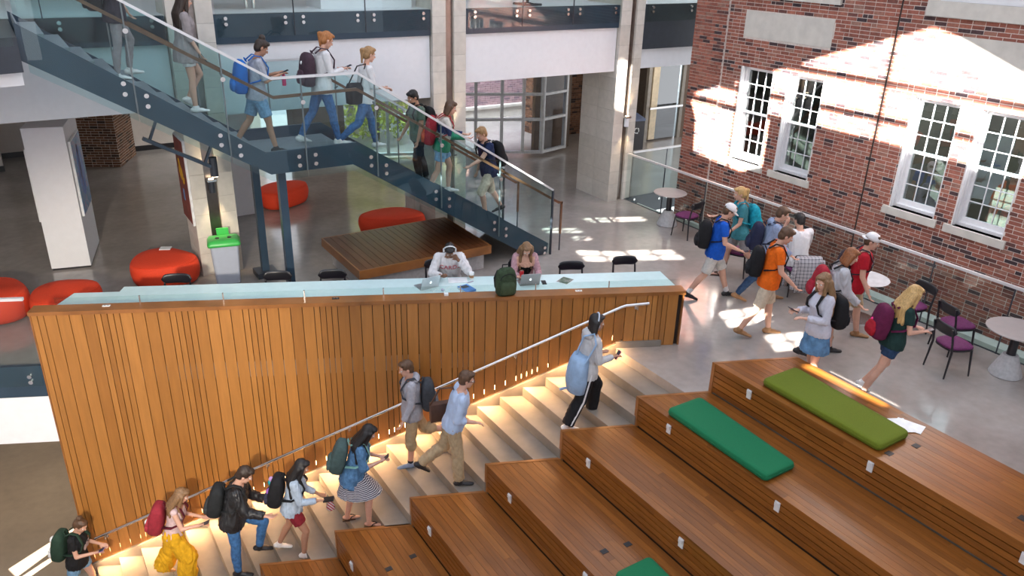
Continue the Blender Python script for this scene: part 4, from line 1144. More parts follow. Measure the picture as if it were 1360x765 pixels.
counter_chair('empty black chair behind the counter in front of the near stair post', 3.05, 1.22)
counter_chair('empty black chair at the corner of the wooden platform', 3.9, 1.22)
counter_chair('black chair behind the counter in front of the grey bin', 1.53, 1.22)
counter_chair('black chair under the person in the white sweatshirt', 5.62, 1.58, 12)
counter_chair('black chair under the woman in the pink cardigan', 6.98, 1.52)

# ---- things on the counter
def laptop(lab, u, off, rz, z, body, logo=True):
    p = wpt(u, off); t = thing('laptop', lab, 'laptop', (p.x, p.y, z), rz)     # user side is +X, lid back faces -X
    L().box(-.11, .11, -.155, .155, 0, .014).build('keyboard_base', body, t)
    a = R(18)
    ex = Vector((-math.sin(a), 0, math.cos(a))); nx = Vector((math.cos(a), 0, math.sin(a)))
    hinge = Vector((-.11, 0, .016)); c = hinge + ex*.105
    m = L().obox(c, ex*.105, (0, .155, 0), nx*.004); lid = m.build('lid', body, t)
    L().obox(c + nx*.005, ex*.095, (0, .145, 0), nx*.0008).build('screen', plain('dark_screen', (.02, .025, .03), .15), lid)
    m = L(); cc = c - nx*.0045
    rings = []
    for k in range(2):
        ring = []
        for i in range(20):
            th = 2*math.pi*i/20; r = .020*(1 - .18*(math.cos(th - math.pi/2) > .93) - .10*(math.cos(th + math.pi/2) > .95))
            if abs(th) < .45 or th > 2*math.pi - .45: r *= .72
            ring.append(cc - nx*(.0012*k) + Vector((0, -r*math.cos(th), 0)) + ex*(r*math.sin(th)*1.05))
        rings.append(ring)
    m.ring_skin(rings); m.obox(cc - nx*.0008 + ex*.026, ex*.006, (0, .0035, 0), nx*.0008)
    m.build('lid_emblem', plain('lit_emblem', (.9, .92, .95), .4, emit=((.9, .95, 1), .6)), lid)
    return t
WA = math.atan2(WN.y, WN.x)
SIL = plain('silver_aluminium', (.55, .56, .57), .3, metal=.8, var=.03)
laptop('open silver laptop left of the person in the white sweatshirt', 5.36, .80, WA + R(28), CZ, SIL)
laptop('open grey laptop before the woman in the pink cardigan', 6.95, .82, WA + R(6), CZ, plain('grey_aluminium', (.34, .31, .30), .35, metal=.7, var=.03))
def at_wall(u, off, z=CZ): p = wpt(u, off); return (p.x, p.y, z)
cu = thing('coffee_cup', 'white paper coffee cup with a brown sleeve and white lid', 'cup', at_wall(6.08, 1.02))
L().lathe([(.028, 0), (.030, .003), (.040, .10), (.02, .10)], n=18).build('cup_body', WT, cu)
L().lathe([(.0325, .03), (.0335, .03), (.0390, .075), (.0375, .075)], n=18).build('sleeve', plain('cardboard', (.36, .20, .10), .8), cu)
L().lathe([(.043, .098), (.043, .108), (.037, .120), (.01, .118)], n=18).build('lid', WT, cu)
bk_ = thing('textbook', 'blue-covered textbook lying on the counter before the coffee cup', 'book', at_wall(5.97, .62), WA + R(30))
L().box(-.12, .12, -.09, .09, .003, .028).build('pages', WT, bk_); L().box(-.122, .122, -.092, .092, .028, .032).box(-.122, .122, -.092, .092, 0, .003).box(-.122, -.12, -.092, .092, 0, .032).build('cover', plain('blue_cover', (.06, .22, .55), .35, var=.3, scale=14), bk_)
L().box(.0, .10, -.06, .06, .032, .033).build('cover_picture', plain('cover_dark', (.03, .04, .06), .4, var=.5, scale=25), bk_)
np_ = tag(MB().obox(Vector(at_wall(5.86, .98)) + Vector((0, 0, .005)), WD*.15, WN*.10, (0, 0, .005)).build('open_notebook', WT), 'white open notebook under the writing hand', 'notebook')
ad = thing('charger_block', 'white charger block with a thin cable on the wooden cap', 'charger', at_wall(5.63, .11, CAPZ), WA)
L().box(-.03, .03, -.03, .03, 0, .028).build('plug_body', WT, ad); L().tube([(.03, 0, .014), (.08, .03, .01), (.12, -.02, .06), (.18, -.08, .05)], .004, 5).build('cable', WT, ad)
mg = thing('magazine', 'glossy magazine lying open on the counter right of the laptops', 'magazine', at_wall(7.55, .85), WA + R(50))
L().box(-.10, .10, -.12, .12, 0, .006).build('pages', WT, mg); L().box(-.095, .095, -.115, .115, .006, .007).build('cover_picture', art_material('magazine_print', [(.04, .06, .05), (.35, .30, .30), (.10, .16, .10)], 12, 7), mg)
cn = thing('drink_can', 'red drink can in front of the woman in the pink cardigan', 'can', at_wall(6.88, 1.04))
L().lathe([(.025, 0), (.033, .008), (.033, .105), (.027, .118), (.01, .118)], n=16).build('can_body', plain('red_can', (.45, .01, .02), .3), cn); L().lathe([(.026, .118), (.026, .121), (.005, .121)], n=14).build('can_top', M['chrome'], cn)
pn = tag(MB().tube([Vector(at_wall(6.00, .86)) + Vector((0, 0, .006)), Vector(at_wall(6.10, .93)) + Vector((0, 0, .006))], .005, 6).build('pen', plain('purple_pen', (.25, .12, .25), .4)), 'pen lying between the notebook and the coffee cup', 'pen')
ph_ = tag(MB().obox(Vector(at_wall(7.20, .80)) + Vector((0, 0, .005)), WD*.035, WN*.07, (0, 0, .005)).build('phone', M['plastic_black']), 'black phone lying right of the grey laptop', 'phone')
cp_ = thing('earphone_case', 'small white gadgets left of the textbook on the counter', 'earphones', at_wall(5.60, .60), WA)
L().ell((0, 0, .02), .03, .025, .02, 10, 6).build('case', plain('lilac_case', (.45, .42, .55), .4), cp_); L().tube([(.0, .03, .01), (.05, .09, .008), (-.02, .14, .008), (.06, .2, .008)], .004, 5).build('cable', WT, cp_)
# gallery things above
gt = thing('cafe_table', 'brown round cafe table on the upper gallery, left', 'table', (4.05, 15.1, 4.44))
L().lathe([(.02, .70), (.62, .70), (.64, .72), (.62, .74), (.02, .74)], n=28).build('tabletop', M['woodcap'], gt); L().cyl((-.05, 0, 0), (-.05, 0, .7), .03).cyl((.08, 0, 0), (.08, 0, .7), .03).build('stem', M['chrome'], gt)
tag(MB().box(5.2, 7.0, 14.6, 15.4, 4.44, 5.4).build('service_counter', M['white']), 'white counter block on the upper gallery left of the middle column', 'counter')
gc = thing('cafe_chair', 'black sled-base chair on the upper gallery between the two right columns', 'chair', (9.6, 14.5, 4.44))
L().tube([(-.2, -.2, .02), (.2, -.2, .02), (.2, .2, .02), (-.2, .2, .02), (-.2, -.2, .02)], .03, 6).build('sled_base', M['black'], gc); L().cyl((0, 0, .02), (0, 0, .45), .03).box(-.22, .22, -.22, .22, .45, .5).build('seat', M['black'], gc); L().box(-.22, .22, .2, .23, .5, .9).build('backrest', M['black'], gc)
# foliage outside the far window
vt = tag(None or bpy.data.objects.new('tree', None), 'yellow-green leafy tree outside the far window', 'tree'); col.objects.link(vt); vt.location = (9.4, 22.3, 0)
L().tube([(0, 0, 0), (.05, 0, 1.2), (0, .1, 2.6)], [.12, .09, .05], 8).build('trunk', plain('bark', (.10, .07, .05), .9), vt)
lv = L()
for _ in range(2600):
    a = rs.rand()*6.28; r = 1.5*rs.rand()**.5; z = .2 + 3.4*rs.rand(); p = Vector((r*math.cos(a)*.9, r*math.sin(a)*.8, z))
    e1 = Vector(rs.normal(size=3)).normalized()*.085; e2 = e1.cross(Vector(rs.normal(size=3))).normalized()*.05
    lv.add([p - e1, p + e2, p + e1, p - e2], [(0, 1, 2, 3)])
fo = lv.build('foliage', plain('yellow_green_leaf', (.46, .48, .05), .6, var=.45, scale=5), vt); fo['kind'] = 'stuff'
# ================================================================== PEOPLE
def nrm(v): v = np.asarray(v, float); return v/np.linalg.norm(v)
class Geo:
    """closed overlapping solids, fused later into one surface"""
    def __init__(s): s.v = []; s.f = []; s.n = 0
    def rings(s, rr):
        k = len(rr); n = len(rr[0]); s.v.append(np.concatenate([np.asarray(r, float) for r in rr])); o = s.n
        for a in range(k-1):
            for i in range(n):
                j = (i+1) % n; s.f.append((o+a*n+i, o+a*n+j, o+(a+1)*n+j, o+(a+1)*n+i))
        s.f.append(tuple(o+i for i in range(n-1, -1, -1))); m = o+(k-1)*n; s.f.append(tuple(range(m, m+n))); s.n += k*n
    def cone(s, p0, p1, r0, r1, n=10, flat=None, k=1.0, caps=(True, True)):
        p0, p1 = np.asarray(p0, float), np.asarray(p1, float); a = p1 - p0; L_ = np.linalg.norm(a)
        a = a/L_ if L_ > 1e-6 else np.array([0, 0, 1.]); t = np.array([1., 0, 0]) if abs(a[0]) < .8 else np.array([0, 1., 0])
        u = nrm(np.cross(a, t)); v = np.cross(a, u); th = np.arange(n)*2*np.pi/n
        C = np.cos(th)[:, None]*u + np.sin(th)[:, None]*v
        if flat is not None: fl = nrm(flat); C = C - np.outer(C @ fl, fl)*(1-k)
        rr = []
        if caps[0]: rr += [p0 - a*r0*math.sin(q) + C*(r0*max(math.cos(q), .04)) for q in (1.5, .9, .4)]
        rr += [p0 + C*r0, p1 + C*r1]
        if caps[1]: rr += [p1 + a*r1*math.sin(q) + C*(r1*max(math.cos(q), .04)) for q in (.4, .9, 1.5)]
        s.rings(rr); return s
    def ell(s, c, B, rad, n=12, m=8):
        c = np.asarray(c, float); B = np.asarray(B, float); rr = []; th = np.arange(n)*2*np.pi/n
        for k in range(m+1):
            q = -math.pi/2 + math.pi*k/m; w = max(math.cos(q), .03)
            rr.append(c + (np.cos(th)*rad[0]*w)[:, None]*B[0] + (np.sin(th)*rad[1]*w)[:, None]*B[1] + math.sin(q)*rad[2]*B[2])
        s.rings(rr); return s
    def loft(s, secs, n=18, p=1.0):
        th = np.arange(n)*2*np.pi/n; rr = []
        for c, e1, e2 in secs:
            ct, st_ = np.cos(th), np.sin(th)
            ct = np.sign(ct)*np.abs(ct)**p; st_ = np.sign(st_)*np.abs(st_)**p
            rr.append(np.asarray(c, float) + ct[:, None]*np.asarray(e1, float) + st_[:, None]*np.asarray(e2, float))
        s.rings(rr); return s
    def mesh(s, name):
        me = bpy.data.meshes.new(name); me.from_pydata(np.concatenate(s.v).tolist(), [], s.f); return me

JOBS = []
def fuse(name, geo, parent, mats, voxel, smooth=4, ratio=.5, post=None, noise=0.0, label=None):
    o = bpy.data.objects.new(name, geo.mesh(name)); col.objects.link(o); o.parent = parent
    m = o.modifiers.new('r', 'REMESH'); m.mode = 'VOXEL'; m.voxel_size = voxel; m.use_smooth_shade = True
    m = o.modifiers.new('s', 'SMOOTH'); m.factor = .5; m.iterations = smooth
    if ratio < 1: m = o.modifiers.new('d', 'DECIMATE'); m.ratio = ratio
    JOBS.append((o, mats if isinstance(mats, (list, tuple)) else [mats], post, noise))
    if label: o['label'] = label
    return o
def finish_fuse():
    dg = bpy.context.evaluated_depsgraph_get(); dg.update()
    for o, mats, post, noise in JOBS:
        me = bpy.data.meshes.new_from_object(o.evaluated_get(dg), depsgraph=dg)
        old = o.data; o.modifiers.clear(); o.data = me; me.name = o.name; bpy.data.meshes.remove(old)
        me.materials.clear()
        for m in mats: me.materials.append(m)
        nv = len(me.vertices); co = np.empty(nv*3); me.vertices.foreach_get('co', co); co = co.reshape(-1, 3)
        if noise:
            no = np.empty(nv*3); me.vertices.foreach_get('normal', no); no = no.reshape(-1, 3)
            ph = sum(ord(q) for q in o.name) % 97
            w = np.sin(co[:, 2]*38 + 9*np.sin(co[:, 0]*17 + ph) + 7*np.sin(co[:, 1]*15)) + .6*np.sin(co[:, 0]*41 + co[:, 2]*23 + ph + 5*np.sin(co[:, 1]*21))
            co = co + no*(w*noise)[:, None]; me.vertices.foreach_set('co', co.ravel())
        npoly = len(me.polygons); mi = np.zeros(npoly, dtype=np.int32)
        if post:
            ce = np.empty(npoly*3); me.polygons.foreach_get('center', ce); ce = ce.reshape(-1, 3); mi = post(ce, mi)
        me.polygons.foreach_set('material_index', mi.astype(np.int32))
        me.polygons.foreach_set('use_smooth', np.ones(npoly, dtype=bool)); me.update()
    JOBS.clear()

def cloth(name, c, rough=.85, var=.14, scale=22, bmp=.25): return plain(name, c, rough, var=var, scale=scale, bmp=bmp, spec=.25)
def skin(name, c): return plain(name, c, .5, var=.06, scale=14, spec=.4)
SK = {'fair': skin('fair_skin', (.58, .33, .24)), 'tan': skin('tan_skin', (.42, .22, .14)), 'brown': skin('brown_skin', (.22, .11, .065))}
LIP = plain('lips', (.36, .10, .09), .4)
EYEW = plain('eye_white', (.7, .68, .65), .3); EYED = plain('dark_iris', (.02, .015, .01), .2)
def hairmat(name, c):
    return random_ramp(name, [(0, c), (1, c)], .55, grain=(26, (3, 3, .35)), amount=.45)
HAIR = {k: hairmat(k + '_hair', c) for k, c in {'black': (.010, .008, .008), 'dark': (.028, .016, .010), 'brown': (.085, .042, .020), 'auburn': (.22, .075, .022), 'ginger': (.34, .13, .035), 'blonde': (.46, .29, .11), 'ombre': (.20, .11, .05), 'sandy': (.30, .17, .07)}.items()}
DENIM = cloth('blue_denim', (.045, .13, .30), var=.3); DENIML = cloth('light_denim', (.16, .30, .46), var=.25); DENIMD = cloth('dark_denim', (.02, .045, .10), var=.3)
KHAKI = cloth('khaki_cotton', (.40, .30, .18)); KHAKIL = cloth('pale_khaki_cotton', (.56, .47, .36)); BLK = cloth('black_cotton', (.012, .012, .014)); WHT = cloth('white_cotton', (.66, .65, .66), var=.05)
GREY = cloth('heather_grey_knit', (.36, .36, .40), var=.1); NAVY = cloth('navy_cotton', (.012, .022, .07)); SHW = plain('white_shoe', (.68, .67, .66), .5); SHB = plain('black_shoe', (.014, .014, .016), .5); SHBR = plain('tan_leather', (.30, .15, .06), .5)
SOLE = plain('pale_sole', (.55, .53, .50), .6); SHG = plain('grey_blue_shoe', (.18, .24, .34), .6); SANDAL = plain('brown_strap', (.05, .025, .015), .6)
def striped(name, c1, c2, axis, scale, sharp=True):
    m, n, l, b = nodes_of(name); tc = n.new('ShaderNodeTexCoord'); wv = n.new('ShaderNodeTexWave'); wv.bands_direction = axis; wv.inputs['Scale'].default_value = scale; wv.inputs['Distortion'].default_value = .6; wv.inputs['Detail Scale'].default_value = 1.0
    l.new(tc.outputs['Object'], wv.inputs[0]); rp = n.new('ShaderNodeValToRGB'); rp.color_ramp.interpolation = 'CONSTANT' if sharp else 'LINEAR'
    rp.color_ramp.elements[0].color = (*c1, 1); rp.color_ramp.elements[1].color = (*c2, 1); rp.color_ramp.elements[1].position = .5
    l.new(wv.outputs[0], rp.inputs[0]); l.new(rp.outputs[0], b.inputs['Base Color']); b.inputs['Roughness'].default_value = .85
    return m

X_, Y_, Z_ = np.eye(3)
class Person:
    def __init__(p, label, pos, yaw, h=1.72, fem=False, pose=None, group=None):
        P = dict(lean=4, tw=0, hipL=20, kneeL=8, hipR=-18, kneeR=22, splay=3, shL=(10, 8), elL=20, shR=(-10, 8), elR=20, inL=0, inR=0, headp=12, heady=0, sit=False, footL=None, footR=None)
        P.update(pose or {}); p.P = P; p.fem = fem; s = h/1.72; p.s = s; p.h = h
        p.root = thing('person', label, 'person', pos, R(yaw))
        if group: p.root['group'] = group
        rotY = lambda a: np.array([math.sin(R(a)), 0, -math.cos(R(a))])
        hw = (.085 if not fem else .088)*s
        J = {}; z0 = .92*s
        J['pelvis'] = np.array([0, 0, z0])
        for sd, sg in (('L', 1), ('R', -1)):
            hip = J['pelvis'] + np.array([0, sg*hw, -.02*s]); a = P['hip'+sd]; k = P['knee'+sd]; sp = math.sin(R(P['splay']))*sg
            d1_ = nrm(rotY(a) + np.array([0, sp, 0])); knee = hip + d1_*.425*s
            d2_ = nrm(rotY(a-k) + np.array([0, sp*.3, 0])); ank = knee + d2_*.41*s
            fa = P['foot'+sd]; fa = (max(0, k - a - 8)*.55 if fa is None else fa)
            fd = np.array([math.cos(R(fa)), sg*.12, -math.sin(R(fa))]); fd = nrm(fd); fu = nrm(np.cross(fd, np.cross(Z_, fd)))
            J['hip'+sd], J['knee'+sd], J['ank'+sd], J['fd'+sd], J['fu'+sd] = hip, knee, ank, fd, fu
        lo = min(min((J['ank'+q] - J['fu'+q]*.075*s)[2], (J['ank'+q] + J['fd'+q]*.15*s - J['fu'+q]*.07*s)[2]) for q in 'LR')
        if P.get('lift'): lo -= P['lift']
        for k in J:
            if not k.startswith('f'): J[k] = J[k] - np.array([0, 0, lo])
        l = R(P['lean']); u = np.array([math.sin(l), 0, math.cos(l)]); f0 = np.array([math.cos(l), 0, -math.sin(l)])
        t = R(P['tw']); lat = nrm(Y_*math.cos(t) - f0*math.sin(t)); f = np.cross(lat, u)
        p.u, p.f, p.lat = u, f, lat; p.u0f = f0
        pe = J['pelvis']; J['neck'] = pe + u*.50*s; shw = (.185 if not fem else .160)*s; p.shw = shw
        hp, hy = R(P['headp'] + P['lean']*.6), R(P['heady'])
        nd = nrm(u*.8 + np.array([math.sin(hp)*.5, 0, math.cos(hp)*.3])); p.nd = nd
        J['hb'] = J['neck'] + nd*.075*s
        hf = np.array([math.cos(hp)*math.cos(hy), math.sin(hy), -math.sin(hp)]); hf = nrm(hf); hl = nrm(np.cross(np.array([0, 0, 1.]), hf)); hu = np.cross(hf, hl)
        p.hB = np.array([hf, hl, hu]); J['head'] = J['hb'] + hu*.095*s + hf*.018*s; p.hc = J['head']
        for sd, sg in (('L', 1), ('R', -1)):
            sh = pe + u*.455*s + lat*sg*shw*.93; fl, ab = P['sh'+sd]; e = P['el'+sd]; inw = P['in'+sd]
            du = np.array([0, 0, -1.])*math.cos(R(fl)) + nrm([f[0], f[1], 0])*math.sin(R(fl)); f2 = nrm([f[0], f[1], 0])*math.cos(R(fl)) + np.array([0, 0, 1.])*math.sin(R(fl))
            d = nrm(du*math.cos(R(ab)) + lat*sg*math.sin(R(ab))); elb = sh + d*.285*s
            f3 = nrm(f2*math.cos(R(inw)) - lat*sg*math.sin(R(inw))); fd = nrm(d*math.cos(R(e)) + f3*math.sin(R(e))); wr_ = elb + fd*.245*s
            J['sh'+sd], J['el'+sd], J['wr'+sd], J['hd'+sd] = sh, elb, wr_, fd
            pn = nrm(np.cross(fd, np.cross(f3 if abs(np.dot(f3, fd)) < .95 else d, fd)))   # palm-ish normal
            J['pn'+sd] = pn; J['grip'+sd] = wr_ + fd*.095*s
        p.J = J
    # ---------- cross-sections of the trunk
    def trunk(p, a0, a1, grow=0.0, extra=None):
        s = p.s
        T = ([(-.12, .152, .108), (0, .165, .118), (.12, .148, .105), (.26, .162, .115), (.38, .178, .112), (.44, .165, .095), (.48, .115, .075), (.51, .06, .058)] if not p.fem else
             [(-.12, .165, .118), (0, .168, .120), (.12, .130, .096), (.24, .140, .105), (.34, .152, .122), (.42, .150, .100), (.465, .105, .072), (.505, .052, .052)])
        xs = [a for a, _, _ in T]; ts = sorted(set([a0, a1] + [a for a in xs if a0 < a < a1])); secs = []
        for t in ts:
            w = np.interp(t, xs, [b for _, b, _ in T]); d = np.interp(t, xs, [c for _, _, c in T])
            k = min(1, max(0, t/.3)); fx = nrm(p.u0f*(1-k) + p.f*k); lx = nrm(Y_*(1-k) + p.lat*k)
            g = grow + (extra(t) if extra else 0)
            off = (.022*s if (p.fem and .28 < t < .4) else .008*s)
            secs.append((p.J['pelvis'] + p.u*t*s + fx*off, fx*(d*s + g), lx*(w*s + g)))
        return secs
    def hand(p, g, sd, curl=35, flat=False):
        J = p.J; s = p.s; w, d, n = J['wr'+sd], J['hd'+sd], J['pn'+sd]; sg = 1 if sd == 'L' else -1
        side = np.cross(d, n)*sg      # thumb side
        if np.dot(side, p.f*1.0 - p.lat*sg*1.0 + Z_*.4) < 0: side = -side
        c = w + d*.048*s; g.cone(w - d*.01, w + d*.07*s, .027*s, .033*s, 10, flat=n, k=.5)
        cl = R(curl)
        for k in range(4):
            y = (k - 1.5)*.0205*s; ln = (.068, .078, .073, .055)[k]*s
            b = w + d*.082*s - side*y; spread = -side*y*.35/ (.03*s) * .1
            d1_ = nrm(d*math.cos(cl*.5) + n*math.sin(cl*.5) + spread); m_ = b + d1_*ln*.5; d2_ = nrm(d*math.cos(cl*1.4) + n*math.sin(cl*1.4) + spread)
            g.cone(b - d*.012, m_, .0098*s, .009*s, 7); g.cone(m_, m_ + d2_*ln*.5, .009*s, .0078*s, 7)
        tb = w + d*.028*s + side*.022*s; td = nrm(d*.62 + side*.62 + n*.3); tm = tb + td*.034*s
        g.cone(tb, tm, .012*s, .0105*s, 7); g.cone(tm, tm + nrm(td*.6 + d*.6 + n*.25)*.03*s, .0105*s, .0085*s, 7)
    def head(p, g):
        c, B, s = p.hc, p.hB, p.s; hf, hl, hu = B
        g.ell(c - hf*.012*s + hu*.022*s, B, (.094*s, .074*s, .092*s)); g.ell(c + hf*.026*s - hu*.040*s, B, (.066*s, .056*s, .076*s))
        g.ell(c + hf*.060*s - hu*.095*s, B, (.026*s, .026*s, .018*s), 8, 6)                 # chin
        g.cone(c + hf*.086*s + hu*.012*s, c + hf*.104*s - hu*.024*s, .008*s, .0135*s, 8)      # nose
        g.ell(c + hf*.084*s - hu*.060*s, B, (.013*s, .022*s, .010*s), 8, 6)                   # mouth
        for q in (1, -1):
            g.ell(c - hf*.008*s + hl*q*.076*s - hu*.012*s, B, (.019*s, .009*s, .031*s), 8, 6)  # ear
            g.ell(c + hf*.074*s + hl*q*.030*s + hu*.024*s, B, (.014*s, .024*s, .008*s), 8, 6)  # brow
        g.cone(p.J['neck'] - p.nd*.05*s, c - hf*.018*s - hu*.03*s, .056*s if not p.fem else .047*s, .052*s if not p.fem else .044*s, 12)
    def leg(p, g, sd, g0=0.0, to=1.0, r=None, flare=0.0):
        """thigh and shin solids; to: 0..1 thigh, 1..2 shin; garment growth g0"""
        J, s = p.J, p.s; r = r or ((.083, .054, .052, .036) if not p.fem else (.086, .054, .050, .034))
        h, k, a = J['hip'+sd], J['knee'+sd], J['ank'+sd]; q = min(1, to)
        g.cone(h, h + (k - h)*q, r[0]*s + g0, (r[0] + (r[1]-r[0])*q)*s + g0 + flare*q, 12, caps=(True, to >= 1))
        if to > 1:
            q = to - 1; m_ = k + (a - k)*.3; back_ = nrm(np.cross(Y_, a - k)); back_ = back_ if back_[0] < 0 else -back_
            f1 = flare*.5; bk_p = m_ + back_*.012*s; end = k + (a - k)*q; re_ = (r[2]+.003 + (r[3]-r[2]-.003)*max(0, (q-.3)/.7))*s + g0 + flare*1.5
            g.cone(k, bk_p, r[2]*s + g0 + f1, (r[2] + .003)*s + g0 + flare, 12); g.cone(bk_p, end, (r[2]+.003)*s + g0 + flare, re_, 12, caps=(True, q >= 1 and g0 < .006))
    def arm(p, g, sd, g0=0.0, to=2.0):
        J, s = p.J, p.s; r = (.049, .041, .039, .027) if not p.fem else (.043, .035, .034, .024)
        a, e, w = J['sh'+sd], J['el'+sd], J['wr'+sd]; q = min(1, to)
        g.cone(a, a + (e-a)*q, r[0]*s + g0, (r[0] + (r[1]-r[0])*q)*s + g0*1.05, 10, caps=(True, to > 1))
        if to > 1: q = to - 1; g.cone(e, e + (w-e)*q, r[2]*s + g0, (r[2] + (r[3]-r[2])*q)*s + g0*.9, 10, caps=(True, to >= 2 and g0 < .005))
    # ---------- build pieces
    def body(p, tone='fair', curlL=35, curlR=35):
        g = Geo(); s = p.s; g.loft(p.trunk(-.12, .51), 18)
        g.cone(p.J['pelvis'] + p.u*.43*s, p.J['pelvis'] + p.u*.43*s + p.lat*.001, .09*s, .09*s)
        for sd, sg in (('L', 1), ('R', -1)):
            p.leg(g, sd, 0, 2.0); p.arm(g, sd, 0, 2.0); p.hand(g, sd, curlL if sd == 'L' else curlR)
            g.cone(p.J['neck'] - p.u*.05*s, p.J['sh'+sd], .05*s, .05*s if not p.fem else .043*s)
            a, fd, fu = p.J['ank'+sd], p.J['fd'+sd], p.J['fu'+sd]
            g.cone(a - fu*.038*s - fd*.035*s, a + fd*.10*s - fu*.048*s, .034*s, .028*s, 10, flat=fu, k=.8); g.cone(a + fd*.10*s - fu*.048*s, a + fd*.165*s - fu*.054*s, .032*s, .024*s, 10, flat=fu, k=.6); g.cone(a, a - fu*.04*s, .036*s, .038*s)
        p.head(g); c, B = p.hc, p.hB; mouth = c + B[0]*.096*s - B[2]*.060*s
        def post(ce, mi):
            d = ce - mouth; q = np.abs(d @ B[2]) < .009*s; q &= (np.abs(d @ B[1]) < .021*s) & (np.abs(d @ B[0]) < .03*s); mi[q] = 1; return mi
        fuse('body', g, p.root, [SK[tone], LIP], .0075, 3, .34, post)
        for q in (1, -1):
            m = L(); m.smooth = True
            e = c + B[0]*.0755*s + B[1]*q*.031*s + B[2]*.004*s; rot = Matrix(B.T.tolist()); m.cur = 0; m.ell(e, .013*s, .0155*s, .009*s, 8, 6, rot); m.cur = 1; m.ell(e + B[0]*.009*s - B[2]*.001*s, .005*s, .006*s, .006*s, 6, 4, rot)
            m.build('eye', [EYEW, EYED], p.root)
        return p
    def shirt(p, mat, sleeve=.55, bottom=-.10, grow=.014, top=.485, name='shirt', vox=.011, loose=.024, noise=.0022, post=None, mats=None):
        g = Geo(); g.loft(p.trunk(bottom, top, grow*p.s, lambda t: loose*max(0, (.25 - t)/.35)), 20)
        for sd in 'LR':
            if sleeve > 0: p.arm(g, sd, grow*1.05*p.s, sleeve)
            g.cone(p.J['neck'] - p.u*.065*p.s, p.J['sh'+sd], .05*p.s + grow*.4, (.05 if not p.fem else .043)*p.s + grow, 12)
        p.shirt_o = fuse(name, g, p.root, mats or mat, vox, 3, .6, post, noise); return p
    def hood(p, mat):
        g = Geo(); s = p.s; c = p.J['neck'] - p.f*.075*s - p.u*.005*s
        g.ell(c, np.array([p.f, p.lat, p.u]), (.06*s, .115*s, .07*s))
        for q in (1, -1): g.cone(c + p.lat*q*.09*s, p.J['neck'] + p.f*.055*s + p.lat*q*.05*s - p.u*.045*s, .035*s, .025*s)
        fuse('hood', g, p.root, mat, .011, 3, .6, None, .002); return p
    def trousers(p, mat, to=2.0, grow=.014, flare=0.0, name='trousers', noise=.0025, mats=None, post=None):
        g = Geo(); g.loft(p.trunk(-.135, .06, grow*.9), 18)
        for sd in 'LR':
            p.leg(g, sd, grow, to if to < 2 else 1.96, flare=flare)
        g.cone(p.J['hipL'], p.J['hipR'], .088*p.s + grow, .088*p.s + grow)
        fuse(name, g, p.root, mats or mat, .011, 3, .6, post, noise); return p
    def skirt(p, mat, drop=.36, flare=.10, name='skirt', lean=None):
        g = Geo(); s = p.s; m_ = (p.J['kneeL'] + p.J['kneeR'])/2; h = (p.J['hipL'] + p.J['hipR'])/2; ax = nrm(m_ - h)
        sp = abs(p.J['kneeL'][0] - p.J['kneeR'][0])*.5; secs = []
        for t in (-.10, .0, .3, .65, 1.0):
            c = h + ax*t*drop*s; k = max(0, t)
            secs.append((c, X_*(.13*s + k*(flare*s + sp*drop/.425*.9)), Y_*(.178*s + k*flare*.7*s)))
        g.loft(secs, 22); fuse(name, g, p.root, mat, .011, 2, .6, None, .0035); return p
    def shoes(p, mat, sole=None, high=0.0, sandal=False, sock=None):
        s = p.s
        for sd in 'LR':
            a, fd, fu = p.J['ank'+sd], p.J['fd'+sd], p.J['fu'+sd]; g = Geo(); b = a - fu*.045*s
            if sandal:
                m = L(); lt = np.cross(fu, fd); c = a + fd*.055*s - fu*.079*s; m.obox(c, fd*.125*s, lt*.042*s, fu*.008*s); m.build('shoe', SANDAL, p.root); m = None
                q = L(); top = a + fd*.115*s - fu*.018*s
                for k in (1, -1): q.tube([a + fd*.03*s + lt*k*.042*s - fu*.07*s, a + fd*.06*s + lt*k*.03*s - fu*.018*s, top], .008*s, 6)
                q.build('strap', SANDAL, p.root); continue
            g.cone(a - fu*.037*s - fd*.042*s, a + fd*.09*s - fu*.044*s, .043*s, .037*s, 12, flat=fu, k=.9); g.cone(a + fd*.08*s - fu*.046*s, a + fd*.165*s - fu*.055*s, .045*s, .036*s, 12, flat=fu, k=.55); g.cone(a + fu*high*s, a - fu*.04*s, .046*s, .047*s, 12)
            def post(ce, mi, a=a, fu=fu): mi[((ce - a) @ fu) < -.066*s] = 1; return mi
            fuse('shoe', g, p.root, [mat, sole or SOLE], .009, 2, .5, post)
            if sock is not None: L().cyl(a + (p.J['knee'+sd] - a)*.02, a + (p.J['knee'+sd] - a)*.28, .041*s, .044*s, 12).build('sock', sock, p.root)
        return p
